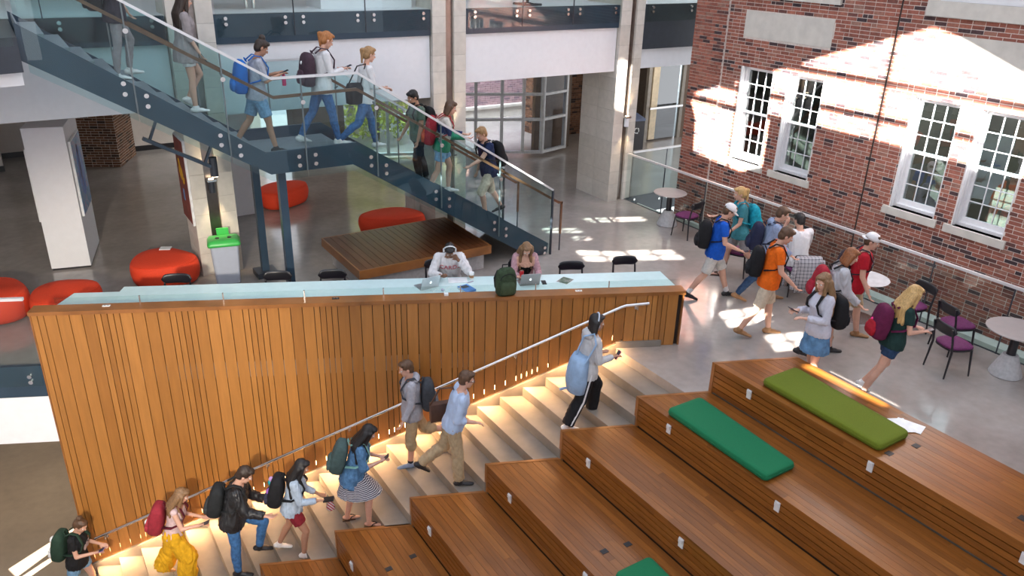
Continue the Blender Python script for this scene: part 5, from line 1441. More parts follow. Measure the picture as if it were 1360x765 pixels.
    def hair(p, kind, colr, length=.3):
        g = Geo(); c, B, s = p.hc, p.hB, p.s; hf, hl, hu = B; mat = HAIR[colr]
        g.ell(c - hf*.024*s + hu*.034*s, B, (.096*s, .084*s, .094*s), 14, 10); g.ell(c - hf*.045*s - hu*.012*s, B, (.068*s, .080*s, .085*s), 12, 8)
        g.ell(c + hf*.035*s + hu*.088*s, B, (.055*s, .066*s, .030*s), 12, 6)
        dn = np.array([0, 0, -1.])
        if kind == 'long':
            for k in range(-3, 4):
                a = k*.34; st_ = c - hf*(.06*math.cos(a))*s + hl*(.082*math.sin(a*1.25))*s + hu*.0*s
                sh_ = p.J['neck'] - p.f*(.105*math.cos(a))*s + p.lat*(.125*math.sin(a*1.1))*s - p.u*.03*s
                en = sh_ + dn*(length - .16)*s - p.f*.01*s + p.lat*.012*k*s
                g.cone(st_, sh_, .048*s, .040*s, 9); g.cone(sh_, en, .040*s, .022*s, 9)
            for q in (1, -1): g.cone(c + hl*q*.078*s + hf*.02*s + hu*.04*s, p.J['neck'] + p.f*.05*s + p.lat*q*.085*s + p.u*.0*s, .024*s, .030*s, 8); g.cone(p.J['neck'] + p.f*.05*s + p.lat*q*.085*s, p.J['neck'] + p.f*.085*s + p.lat*q*.095*s + dn*(length*.6)*s, .030*s, .016*s, 8)
        elif kind == 'bob':
            for k in range(-3, 4):
                a = k*.42; st_ = c - hf*(.055*math.cos(a))*s + hl*(.080*math.sin(a*1.2))*s; g.cone(st_ + hu*.02*s, st_ - hu*.11*s - hf*.006*s + hl*.006*k*s, .042*s, .034*s, 8)
        elif kind == 'bun':
            g.ell(c - hf*.06*s + hu*.128*s, B, (.05*s, .05*s, .045*s), 10, 8)
        elif kind == 'pony':
            b = c - hf*.10*s + hu*.05*s; g.cone(b, b - hf*.045*s - hu*.02*s, .03*s, .034*s, 8); g.cone(b - hf*.045*s - hu*.02*s, b - hf*.06*s + dn*length*s, .034*s, .014*s, 8)
        fuse('hair', g, p.root, mat, .009, 2, .55, None, .0018); return p
    def cap(p, mat, back=False, low=False):
        g = Geo(); c, B, s = p.hc, p.hB, p.s; hf, hl, hu = B
        th = np.arange(20)*2*np.pi/20; rr = []
        for z, k in ((.030, 1.0), (.06, 1.0), (.09, .88), (.115, .64), (.128, .30), (.130, .05)):
            rr.append(c - hf*.012*s + hu*z*s + (np.cos(th)*.107*k*s)[:, None]*hf + (np.sin(th)*.090*k*s)[:, None]*hl)
        m = L(); m.smooth = True; m.ring_skin(rr); d = -1 if back else 1
        vs = []
        for q in range(9):
            a = -1.15 + 2.3*q/8; vs.append((c - hf*.012*s + hu*.034*s + hf*d*.095*s*math.cos(a)*.98 + hl*.086*s*math.sin(a), c + hu*(.034 - .022)*s + hf*d*(.075 + .085*math.cos(a*1.1))*s + hl*.088*s*math.sin(a)*.95))
        n = len(vs)
        m.add([v for v, _ in vs] + [w for _, w in vs] + [v - hu*.006*s for v, _ in vs] + [w - hu*.006*s for _, w in vs],
              [(i, i+1, n+i+1, n+i) for i in range(n-1)] + [(2*n+i, 3*n+i, 3*n+i+1, 2*n+i+1) for i in range(n-1)] + [(n+i, n+i+1, 3*n+i+1, 3*n+i) for i in range(n-1)])
        m.build('cap', mat, p.root); return p
    def headphones(p, mat):
        c, B, s = p.hc, p.hB, p.s; hf, hl, hu = B; m = L(); m.smooth = True
        m.tube([c + hl*math.cos(a)*.092*s + hu*(.012 + math.sin(a)*.125)*s - hf*.012*s for a in np.linspace(0, math.pi, 13)], .010*s, 7)
        for q in (1, -1): m.cyl(c + hl*q*.080*s - hf*.008*s - hu*.012*s, c + hl*q*.104*s - hf*.008*s - hu*.012*s, .038*s, .034*s, 14)
        m.build('headphones', mat, p.root); return p
    def glasses(p):
        c, B, s = p.hc, p.hB, p.s; hf, hl, hu = B; m = L()
        for q in (1, -1):
            e = c + hf*.098*s + hl*q*.033*s + hu*.004*s; m.tube([e + hl*.022*s*math.cos(a) + hu*.016*s*math.sin(a) for a in np.linspace(0, 2*math.pi, 11)], .003*s, 5); m.tube([e + hl*q*.022*s, c + hl*q*.080*s + hu*.006*s], .003*s, 5)
        m.build('glasses', M['plastic_black'], p.root); return p
    def world(p, v):
        y = p.root.rotation_euler.z; x0, y0, z0 = v; return Vector((p.root.location.x + x0*math.cos(y) - y0*math.sin(y), p.root.location.y + x0*math.sin(y) + y0*math.cos(y), p.root.location.z + z0))
    def chest_frame(p, t, d):      # matrix whose X = forward, Y = left, Z = up of the trunk, at height t on front (d>0) or back
        c = p.J['pelvis'] + p.u*t*p.s + p.f*d*p.s; m = Matrix(np.array([p.f, p.lat, p.u]).T.tolist()).to_4x4(); m.translation = Vector(c); return m
    def chest_print(p, fn, t=.34, d=.142, mat=None, name='print'):
        m = fn(); m.xf(p.chest_frame(t, d)); m.local = True; m.build(name, mat, p.root); return p
    def held(p, sd, name, label, cat, mb_fn, mats, off=(0, 0, 0), yaw=0, tilt=None):
        g = p.J['grip'+sd]; q = p.world(g + np.asarray(off)); t = thing(name, label, cat, q, p.root.rotation_euler.z + R(yaw)); mb_fn(t); return t

def phone_fn(t, tilt=35, colr=None):
    m = L(); a = R(tilt); ex = Vector((math.cos(a), 0, math.sin(a))); nz = Vector((-math.sin(a), 0, math.cos(a))); m.obox(nz*.012, ex*.072, (0, .036, 0), nz*.004); m.build('phone_body', colr or M['plastic_black'], t)
    L().obox(nz*.0165, ex*.066, (0, .032, 0), nz*.0005).build('phone_screen', plain('phone_screen', (.05, .06, .08), .1), t)
def backpack(p, label, main, accent=None, w=.30, hgt=.47, dep=.20, cat='backpack', t0=.22, straps=True, strapmat=None, patch=None, group=None, patches=()):
    """worn backpack: bag body, front pocket, handle and shoulder straps"""
    s = p.s; fr = p.chest_frame(t0, -.125); o = thing('backpack', label, cat, p.world(Vector(fr.translation)), p.root.rotation_euler.z)
    if group: o['group'] = group
    rot = fr.to_3x3(); T = lambda x, y, z: rot @ Vector((x, y, z))
    def bag(x0, d, ww, z0, z1, mat, name, pw=.55):
        m = L(); m.smooth = True; rings = []; n = 20
        for z, k, kd in ((z0, .84, .70), (z0 + .03, .98, .98), (z0 + (z1-z0)*.35, 1.03, 1.08), (z0 + (z1-z0)*.65, 1.0, 1.0), (z1 - .08, .95, .86), (z1 - .03, .82, .66), (z1, .5, .35)):
            ring = []
            for i in range(n):
                th = 2*math.pi*i/n; c, q = math.cos(th), math.sin(th); c = math.copysign(abs(c)**pw, c); q = math.copysign(abs(q)**pw, q)
                ring.append(T(x0 - d/2 + c*d/2*kd - (1-kd)*d*.0, q*ww/2*k, z))
            rings.append(ring)
        m.ring_skin(rings); return m.build(name, mat, o)
    bb = bag(-.01, dep, w, -hgt/2, hgt/2, main, 'bag_body'); pk = bag(-.01 - dep*.86, .07, w*.78, -hgt/2 + .03, -hgt*.02, accent or main, 'front_pocket')
    L().tube([T(-.02, -.04, hgt/2 - .02), T(-.05, -.03, hgt/2 + .03), T(-.05, .03, hgt/2 + .03), T(-.02, .04, hgt/2 - .02)], .009, 6).build('handle', strapmat or main, bb)
    for (dx, dy, dz, r, mt) in patches:
        m = L(); m.smooth = True; m.ell(T(-.01 - dep*.97 + dx, dy, dz), r, r*.9, r*1.2, 8, 6); m.build('badge', mt, pk)
    if straps:
        y0 = p.root.rotation_euler.z; inv = Matrix.Rotation(-y0, 3, 'Z'); base = Vector(o.location)
        for sd, sg in (('L', 1), ('R', -1)):
            J = p.J; a = J['sh'+sd]; n_ = J['neck']; mid = (n_*.45 + a*.55) + p.u*.062*s
            pts = [n_*.5 + a*.5 - p.f*.135*s - p.u*.02*s, mid - p.f*.05*s, mid + p.f*.05*s - p.u*.012*s, J['pelvis'] + p.u*.38*s + p.f*.15*s + p.lat*sg*.115*s, J['pelvis'] + p.u*.27*s + p.f*.13*s + p.lat*sg*.15*s, J['pelvis'] + p.u*.19*s + p.f*.0*s + p.lat*sg*.178*s, J['pelvis'] + p.u*.14*s - p.f*.13*s + p.lat*sg*.13*s]
            pts = [Vector(q) - Vector(fr.translation) for q in pts]; m = L(); m.smooth = True; rings = []
            for i, q in enumerate(pts):
                d = (pts[min(i+1, len(pts)-1)] - pts[max(i-1, 0)]).normalized(); la = Vector(p.lat); la = (la - d*la.dot(d)).normalized(); no = d.cross(la)
                rings.append([q + la*.028*math.cos(th) + no*.009*math.sin(th) for th in [2*math.pi*k/8 for k in range(8)]])
            m.ring_skin(rings); m.build('strap', strapmat or main, o)
    return o
def text_mesh(txt, size, arch=0.0):
    """flat lettering as geometry in the trunk frame: reads across the chest (X out, Y left)"""
    cu_ = bpy.data.curves.new('lettering', 'FONT'); cu_.body = txt; cu_.size = size; cu_.align_x = 'CENTER'; cu_.extrude = .001; cu_.resolution_u = 2
    ob = bpy.data.objects.new('lettering', cu_); me = bpy.data.meshes.new_from_object(ob)
    m = MB(); m.add([(v.co.z + .004 - 1.9*v.co.x**2, v.co.x, v.co.y + arch*(.0 - v.co.x**2)) for v in me.vertices], [tuple(q.vertices) for q in me.polygons]); bpy.data.objects.remove(ob); bpy.data.curves.remove(cu_); bpy.data.meshes.remove(me)
    return m
def blob_print(parts):
    def fn():
        m = MB()
        for y, z, ry, rz_, rot in parts:
            pts = [(ry*math.cos(a)*math.cos(rot) - rz_*math.sin(a)*math.sin(rot) + y, ry*math.cos(a)*math.sin(rot) + rz_*math.sin(a)*math.cos(rot) + z) for a in [2*math.pi*i/10 for i in range(10)]]
            m.ring_skin([[(.003*k - 1.7*yy*yy, yy, zz) for yy, zz in pts] for k in (0, 1)])
        return m
    return fn
# ------------------------------------------------------------------ the cast
ASC = -24.7
def tread(x): return 0.0 if x >= 7.2 else -.153*(math.floor((7.2 - x)/.32) + 1)
def utread(x):
    if x >= 8.5: return 0
    if x > 4.65: return .175*math.ceil((8.5 - x)/.275)
    if x > 3.2: return 2.45
    return 2.45 + .1818*math.ceil((3.2 - x)/.259)
PHONE = dict(shR=(28, 6), elR=88, inR=22, shL=(10, 8), elL=25)
BOTH = dict(shR=(30, 4), elR=82, inR=26, shL=(30, 4), elL=82, inL=26, headp=28)

# ---- concrete stairs, from the top down
p = Person('person in pale hoodie, black track trousers and headphones near the top of the stairs', (6.10, 7.46, tread(6.1)), -12, 1.76, True, dict(lean=7, hipL=34, kneeL=40, hipR=-14, kneeR=12, shL=(0, 10), elL=70, shR=(6, 10), elR=84, inR=15, heady=-14, headp=8))
p.body('tan').shirt(cloth('pale_grey_hoodie', (.50, .50, .51), var=.06), 1.96, -.12, .020, loose=.02, noise=.004).hood(cloth('pale_grey_hoodie', (.5, .5, .51))).trousers(BLK, 2.0, .020, .022).shoes(SHW).hair('bob', 'black').headphones(cloth('pale_blue_plastic', (.50, .56, .66)))
BLUEBAG = cloth('light_blue_canvas', (.26, .38, .55), var=.16, scale=9)
b = thing('tote_bag', 'light blue canvas tote slung over the climber with white headphones', 'bag', p.world(p.J['pelvis'] - p.u*.03), p.root.rotation_euler.z)
m = L(); m.smooth = True; rg = []
for z, kx, ky, dx in ((-.30, .09, .12, -.05), (-.27, .13, .17, -.06), (-.12, .155, .20, -.06), (.05, .15, .19, -.05), (.20, .13, .17, -.03), (.27, .10, .14, -.02)):
    rg.append([(dx - .09 + kx*math.cos(a)*(.8 if math.cos(a) > 0 else 1), -.06 + ky*math.sin(a), z) for a in [2*math.pi*i/18 for i in range(18)]])
m.ring_skin(rg); m.build('bag_body', BLUEBAG, b); L().tube([(-.12, -.22, .22), (.02, -.22, .48), (.03, -.13, .60), (-.10, -.08, .56), (-.18, -.02, .24)], .014, 7).build('strap', BLUEBAG, b); L().tube([(-.20, -.05, -.26), (-.30, -.02, -.24), (-.36, .03, -.28)], .018, 6).build('tie', BLUEBAG, b)
p.held('R', 'phone', 'pink-cased phone in the hand of the climber with white headphones', 'phone', lambda t: phone_fn(t, 60, plain('pink_case', (.75, .25, .36), .4)), None)
m = L()
for sd, sg in (('L', 1), ('R', -1)):
    o_ = np.array([0, sg, 0]); m.tube([p.J['hip'+sd] + o_*.104, p.J['knee'+sd] + o_*.094, p.J['ank'+sd] + o_*.082 + (p.J['knee'+sd] - p.J['ank'+sd])*.1], .014, 6)
m.build('side_stripe', WHT, p.root)

p = Person('man in a grey hoodie and khaki shorts coming down the stairs beside the wall', (4.16, 8.97, -1.53), 158, 1.76, False, dict(lean=2, hipL=6, kneeL=4, hipR=-22, kneeR=58, shL=(4, 9), elL=22, shR=(-6, 8), elR=18, headp=16, heady=12, footR=40))
p.body('fair').shirt(GREY, 1.96, -.13, .020, loose=.022, noise=.004).hood(GREY).trousers(KHAKI, 1.12, .015, .012, 'shorts').shoes(SHG, SHW, sock=None).hair('short', 'brown')
for sd in 'LR': L().cyl(p.J['ank'+sd], p.J['ank'+sd] + (p.J['knee'+sd] - p.J['ank'+sd])*.12, .043, .043, 12).build('sock', BLK, p.root)
p.chest_print(blob_print([(.05, .0, .03, .03, 0), (.052, .0, .015, .03, .5)]), .36, .152, plain('faded_red_print', (.45, .22, .24), .8), 'chest_emblem')
backpack(p, 'dark grey backpack on the man in the grey hoodie', cloth('charcoal_nylon', (.05, .055, .065)), cloth('grey_nylon', (.14, .15, .17)))

p = Person('man in glasses, pale blue shirt and khaki trousers climbing beside the grey-hooded man', (4.36, 8.12, -1.377), -22, 1.80, False, dict(lean=14, hipL=-14, kneeL=38, hipR=8, kneeR=6, shL=(-12, 8), elL=40, shR=(-16, 10), elR=88, inR=10, headp=8, heady=0, footL=35))
p.body('fair').shirt(cloth('pale_blue_shirt', (.40, .50, .68), var=.06), 1.5, -.07, .018, loose=.016, noise=.004).trousers(KHAKI, 2.0, .018, .012, noise=.005).shoes(SHB).hair('short', 'brown').glasses()
LEATH = plain('brown_leather', (.075, .035, .022), .5, var=.25)
b = thing('messenger_bag', 'brown leather messenger bag of the man in the pale blue shirt', 'bag', p.world(p.J['pelvis'] + np.array([-.10, .24, .05])), p.root.rotation_euler.z + R(8))
m = L(); m.obox((0, 0, 0), (.19, 0, 0), (0, .05, 0), (0, 0, .14)); m.build('bag_body', LEATH, b); L().obox((0, .054, .03), (.19, 0, 0), (0, .006, 0), (0, 0, .10)).build('flap', LEATH, b)
L().tube([(-.19, 0, .12), (-.08, -.14, .45), (.08, -.24, .50), (.19, 0, .12)], .012, 6).build('strap', LEATH, b)

p = Person('woman in a denim shirt and striped skirt climbing the stairs in sandals', (3.08, 8.64, -1.99), -24, 1.72, True, dict(lean=16, hipL=-4, kneeL=10, hipR=30, kneeR=34, shL=(4, 8), elL=88, inL=26, shR=(6, 8), elR=92, inR=26, headp=26))
p.body('fair').skirt(striped('navy_white_stripe', (.55, .55, .57), (.02, .02, .05), 'Z', 13.0), .34, .10).shirt(cloth('washed_denim', (.09, .20, .36), var=.3), 1.3, -.17, .018, loose=.03, noise=.004).shoes(SANDAL, sandal=True).hair('long', 'black', .40)
backpack(p, 'dark green-grey backpack with mint straps on the woman in the striped skirt', cloth('slate_green_nylon', (.055, .09, .09)), cloth('moss_nylon', (.06, .10, .095)), strapmat=cloth('mint_strap', (.20, .40, .36)))
p.held('R', 'phone', 'dark phone held by the woman in the striped skirt', 'phone', lambda t: phone_fn(t, 45), None)

p = Person('woman in a light denim jacket and dark red shorts climbing in white shoes', (2.30, 9.01, -2.448), -28, 1.68, True, dict(lean=12, hipL=-12, kneeL=14, hipR=26, kneeR=34, shL=(4, 8), elL=50, shR=(14, 10), elR=78, inR=8, headp=20))
p.body('tan').trousers(cloth('wine_red_cotton', (.22, .018, .028)), .62, .016, .02, 'shorts').shirt(cloth('pale_denim_jacket', (.38, .46, .56), var=.14), 1.9, -.10, .020, loose=.024, noise=.004).shoes(SHW, SHW).hair('long', 'black', .42)
backpack(p, 'black backpack with purple and teal patches on the woman in red shorts', BLK, cloth('patterned_black', (.03, .03, .05), var=.6, scale=14), patches=((.0, .06, .05, .045, cloth('teal_patch', (.02, .30, .34))), (.01, -.05, -.02, .05, cloth('violet_patch', (.25, .10, .40))), (0, .02, .14, .035, cloth('lilac_patch', (.40, .25, .50)))))
b = p.held('R', 'wallet', 'black wallet with a red checked wristlet held by the woman in red shorts', 'wallet', lambda t: None, None, off=(.05, 0, 0))
L().obox((0, 0, .01), (.07, 0, .012), (0, .045, 0), (-.002, 0, .012)).build('wallet_body', M['plastic_black'], b)
m = L(); m.smooth = True; m.ring_skin([[(.02 + kx*math.cos(a), kx*.5*math.sin(a), z) for a in [2*math.pi*i/10 for i in range(10)]] for z, kx in ((-.02, .015), (-.08, .05), (-.15, .06), (-.18, .03))]); m.build('wristlet', striped('red_check', (.35, .02, .03), (.5, .45, .46), 'DIAGONAL', 12), b)

p = Person('man in a black jacket and blue jeans stepping up the stairs', (1.58, 9.44, -2.754), -24, 1.84, False, dict(lean=14, hipL=58, kneeL=72, hipR=2, kneeR=4, shL=(14, 8), elL=40, shR=(22, 8), elR=55, headp=28, footL=8))
p.body('fair').shirt(plain('black_quilted_jacket', (.014, .014, .016), .45, var=.3, scale=12, bmp=.3), 1.96, -.14, .030, loose=.03, noise=.006).trousers(DENIM, 1.97, .014, 0).shoes(SHB, SHB, high=.07).hair('short', 'dark')
backpack(p, 'black backpack on the man in the black jacket', cloth('matt_black_nylon', (.016, .018, .020)), cloth('dark_grey_nylon', (.035, .04, .042)))

p = Person('woman in a pale tank top and wide mustard trousers climbing with a phone', (.86, 10.08, -3.06), -24, 1.66, True, dict(lean=13, hipL=-14, kneeL=14, hipR=26, kneeR=34, shL=(4, 8), elL=62, shR=(20, 14), elR=80, inR=5, headp=22))
p.body('fair').trousers(cloth('mustard_crepe', (.60, .32, .012), var=.14), 1.9, .030, .050, noise=.009).shirt(cloth('blush_top', (.58, .42, .42)), 0, -.06, .010, .43, 'top', noise=.002).shoes(SHBR).hair('long', 'ombre', .26)
backpack(p, 'crimson backpack with a black and white badge on the woman in mustard trousers', cloth('crimson_nylon', (.26, .022, .035)), cloth('rose_nylon', (.33, .03, .045)), strapmat=cloth('dark_red_strap', (.10, .01, .02)), patches=((-.012, -.02, -.10, .055, WT), (-.03, -.025, -.09, .03, M['plastic_black'])))
p.held('R', 'phone', 'phone held out by the woman in mustard trousers', 'phone', lambda t: phone_fn(t, 25), None)

p = Person('woman in a black T-shirt reading a phone at the foot of the stairs', (-.40, 11.17, LOW), -30, 1.64, True, dict(lean=10, hipL=14, kneeL=10, hipR=-12, kneeR=16, shL=(6, 8), elL=84, inL=20, shR=(8, 10), elR=88, inR=16, headp=26, heady=-10))
p.body('fair').trousers(DENIML, .55, .016, .02, 'shorts').shirt(BLK, .55, -.12, .018, loose=.02, noise=.004).shoes(SHW).hair('bun', 'brown')
p.chest_print(blob_print([(.0, .02, .08, .035, .4), (.03, -.04, .06, .025, -.4), (-.05, -.03, .03, .05, 0)]), .30, .158, plain('pale_print', (.34, .27, .28), .8))
backpack(p, 'dark green backpack with white bands on the woman at the foot of the stairs', cloth('bottle_green_canvas', (.02, .045, .03)), WHT, patches=((0, 0, .06, .06, WT),))
p.held('R', 'phone', 'purple-cased phone of the woman at the foot of the stairs', 'phone', lambda t: phone_fn(t, 25, plain('violet_case', (.20, .12, .35), .4)), None)

# ---- glass staircase
YS = 12.75
p = Person('person in a dark top and grey leggings at the top of the glass staircase', (1.55, YS, utread(1.47)), 0, 1.72, True, dict(lean=4, hipL=24, kneeL=34, hipR=-4, kneeR=6, shR=(24, 8), elR=78, inR=15))
p.body('fair').trousers(cloth('mauve_grey_leggings', (.26, .23, .24)), 1.97, .006, 0, 'leggings').shirt(cloth('dark_plum_top', (.03, .022, .032)), .6, -.16, .016, loose=.02).shoes(SHW).hair('long', 'dark', .3)
backpack(p, 'black bag on the person highest on the glass staircase', BLK)
p = Person('woman in a grey jumper and white shorts stepping down the glass staircase', (2.42, YS, utread(2.42)), 0, 1.72, True, dict(lean=3, hipL=26, kneeL=56, hipR=4, kneeR=5, shL=(-6, 8), elL=20, shR=(4, 8), elR=22, headp=14, footL=30))
p.body('fair').trousers(WHT, .55, .016, .02, 'shorts').shirt(cloth('taupe_knit', (.27, .24, .24), var=.1), 1.3, -.20, .020, loose=.035, noise=.004).shoes(SHW).hair('long', 'dark', .34)
p.held('R', 'phone', 'phone held low by the woman in the grey jumper', 'phone', lambda t: phone_fn(t, -60), None)
p = Person('woman with a bun and a bright blue backpack on the glass landing', (3.38, YS - .05, 2.45), -3, 1.80, True, dict(lean=6, hipL=-16, kneeL=20, hipR=16, kneeR=6, shL=(16, 8), elL=90, inL=18, shR=(14, 8), elR=94, inR=18, headp=30))
p.body('tan').trousers(DENIML, .8, .018, .02, 'shorts').shirt(cloth('grey_blue_tee', (.34, .36, .42)), .95, -.10, .018, loose=.02).shoes(SHB, SHW).hair('bun', 'dark')
backpack(p, 'bright blue backpack on the woman with a bun', cloth('royal_blue_nylon', (.012, .13, .46)), cloth('mid_blue_nylon', (.02, .16, .50)), w=.31, hgt=.50)
p.held('R', 'phone', 'phone of the woman with the bright blue backpack', 'phone', lambda t: phone_fn(t, 20), None)
b = p.held('L', 'water_bottle', 'pink water bottle hanging below the hands of the woman with a bun', 'bottle', lambda t: None, None, off=(.02, .03, -.13)); L().lathe([(.02, -.10), (.032, -.095), (.032, .05), (.02, .07)], n=14).build('bottle_body', plain('hot_pink_bottle', (.55, .02, .12), .3), b); L().lathe([(.021, .07), (.021, .10), (.01, .105)], n=12).build('bottle_cap', plain('pink_cap', (.6, .10, .2), .4), b)
p = Person('red-haired woman in white top and jeans with purple-brown backpack on the glass landing', (4.46, YS, 2.45), 2, 1.86, True, dict(lean=5, hipL=-18, kneeL=14, hipR=14, kneeR=4, shL=(10, 6), elL=88, inL=18, shR=(10, 6), elR=92, inR=18, headp=28))
p.body('fair').trousers(DENIM, 1.97, .012).shirt(WHT, 1.96, -.12, .018, loose=.018).shoes(SHW, SHW).hair('pony', 'ginger', .2)
backpack(p, 'purple-brown backpack on the red-haired woman', cloth('aubergine_nylon', (.055, .032, .045)), cloth('aubergine_pocket', (.07, .04, .055)), w=.34, hgt=.52, dep=.20, patches=((.0, .0, .10, .025, WT),))
p.held('R', 'phone', 'phone of the red-haired woman on the landing', 'phone', lambda t: phone_fn(t, 20), None)
p = Person('blonde woman in a white top and jeans starting down the lower glass flight', (5.18, YS, utread(5.17)), 0, 1.78, True, dict(lean=8, hipL=22, kneeL=12, hipR=-22, kneeR=34, shL=(6, 6), elL=70, inL=15, shR=(6, 6), elR=74, inR=15, headp=14, footR=25))
p.body('fair').trousers(DENIM, 1.97, .012).shirt(WHT, 1.4, -.10, .016).shoes(SHW).hair('pony', 'sandy', .22)
b = thing('shoulder_bag', 'black shoulder bag behind the blonde woman on the lower glass flight', 'bag', p.world(p.J['pelvis'] + np.array([-.20, -.10, .10])), 0)
m = L(); m.smooth = True; m.ring_skin([[(kx*math.cos(a), ky*math.sin(a), z) for a in [2*math.pi*i/16 for i in range(16)]] for z, kx, ky in ((-.2, .10, .07), (-.18, .15, .10), (.05, .16, .10), (.14, .12, .07))]); m.build('bag_body', BLK, b); L().tube([(-.1, 0, .12), (.05, -.05, .42), (.22, 0, .44), (.12, 0, .12)], .012, 6).build('strap', BLK, b)
p = Person('bearded man in a green T-shirt and dark trousers climbing the lower glass flight', (6.38, 13.12, utread(6.3)), 180, 1.80, False, dict(lean=4, hipL=16, kneeL=24, hipR=-10, kneeR=6, shL=(6, 8), elL=14, shR=(10, 8), elR=20, headp=24, heady=8))
p.body('tan').trousers(BLK, 1.97, .018).shirt(cloth('sage_green_tee', (.10, .15, .115)), .6, -.10, .018).shoes(SHB).hair('short', 'black')
m = L(); m.smooth = True; c, B, s = p.hc, p.hB, p.s; m.ell(c + B[0]*.045*s - B[2]*.085*s, .062*s, .056*s, .040*s, 10, 6, Matrix(B.T.tolist())); m.build('beard', HAIR['black'], p.root)
backpack(p, 'black backpack on the bearded man in green', BLK, w=.27)
p = Person('woman in colour-block jumper and denim shorts on the lower glass flight, red backpack', (6.46, 12.38, utread(6.4)), -25, 1.74, True, dict(lean=10, hipL=20, kneeL=24, hipR=-10, kneeR=16, shL=(14, 10), elL=70, inL=15, shR=(18, 12), elR=66, inR=10, headp=18))
STR = striped('jumper_blocks', (.50, .47, .42), (.03, .05, .14), 'Z', 1.6)
def blocks(ce, mi, p=p):
    t = (ce - p.J['pelvis']) @ p.u; mi[(t > .22) & (t < .36)] = 1; mi[t < .12] = 2; mi[((ce - p.J['elR']) @ (p.J['hdR']) > -.02) & (np.abs((ce - p.J['elR']) @ p.lat) < .12) & (np.linalg.norm(ce - p.J['elR'], axis=1) < .3) & (((ce - p.J['pelvis']) @ p.f) > .12)] = 2
    return mi
p.body('fair').trousers(DENIML, .6, .018, .02, 'shorts').shirt(None, 1.95, -.10, .020, loose=.02, mats=[cloth('cream_knit', (.56, .52, .46)), cloth('navy_knit', (.02, .03, .10)), cloth('green_knit', (.02, .22, .12))], post=blocks).shoes(SHW).hair('bob', 'brown')
backpack(p, 'red backpack with an orange pocket on the woman in the colour-block jumper', cloth('red_nylon', (.34, .02, .03)), cloth('orange_red_nylon', (.44, .07, .025)), w=.31, hgt=.5, dep=.2, patches=((0, .0, .03, .03, WT),))
p = Person('fair-haired boy in a navy T-shirt and khaki shorts, hand on the stair rail', (7.66, 12.72, utread(7.6)), 178, 1.84, False, dict(lean=10, hipL=30, kneeL=42, hipR=-14, kneeR=18, shL=(46, 10), elL=24, shR=(-4, 8), elR=14, headp=20))
p.body('fair').trousers(KHAKIL, 1.0, .015, .015, 'shorts').shirt(NAVY, .55, -.12, .020).shoes(SHB).hair('short', 'sandy')
backpack(p, 'black backpack on the fair-haired boy on the stair', BLK, w=.30, hgt=.48, dep=.2)

# ---- seated at the counter
def seat(label, u, off, h, fem, pose, turn=0):
    q = wpt(u, off); a = math.degrees(math.atan2(-WN.y, -WN.x)) + turn
    P = dict(hipL=80, kneeL=80, hipR=80, kneeR=82, splay=8, lean=22, headp=34); P.update(pose)
    return Person(label, (q.x, q.y, 0), a, h, fem, P)
p = seat('person with white headphones in a white sweatshirt writing at the counter', 5.75, 1.46, 1.74, False, dict(lean=15, shL=(52, 22), elL=122, inL=34, shR=(40, 22), elR=66, inR=40, headp=38))
p.body('brown', 45, 60).trousers(DENIMD, 1.97, .014).shirt(cloth('white_sweatshirt', (.64, .63, .64), var=.05), 1.95, -.12, .026, loose=.02, noise=.005).shoes(SHW).hair('short', 'black').headphones(WT)
p.chest_print(lambda: text_mesh('CARDS', .105), .33, .160, plain('red_letters', (.50, .03, .06), .7), 'lettering')
def cardigan(ce, mi, p):
    d = ce - p.J['pelvis']; t = d @ p.u; w = np.abs(d @ p.lat); f = d @ p.f
    q = (f > .05) & (w < .045 + .10*np.clip((t - .05)/.35, 0, 1)); mi[q] = 1; mi[q & (t > .335)] = 2
    return mi
p = seat('woman with long highlighted hair in a pink cardigan at the grey laptop', 6.98, 1.50, 1.68, True, dict(lean=16, shL=(34, 12), elL=64, inL=18, shR=(34, 12), elR=64, inR=18, headp=30))
p.body('fair').trousers(BLK, 1.97, .012).shirt(BLK, 0, -.10, .008, .40, 'top').shirt(None, 1.95, -.10, .022, .41, 'cardigan', loose=.02, noise=.005, mats=[cloth('dusty_pink_knit', (.42, .25, .28), var=.12), BLK, SK['fair']], post=lambda ce, mi, p=p: cardigan(ce, mi, p)).shoes(SHW).hair('long', 'ombre', .34)
ci = p.root.children
pos = wpt(6.50, .085); bg = thing('backpack', 'dark olive-green backpack standing on the wooden cap of the counter', 'backpack', (pos.x, pos.y, CAPZ), WA + R(90))
OL = cloth('olive_nylon', (.030, .050, .026), var=.3)
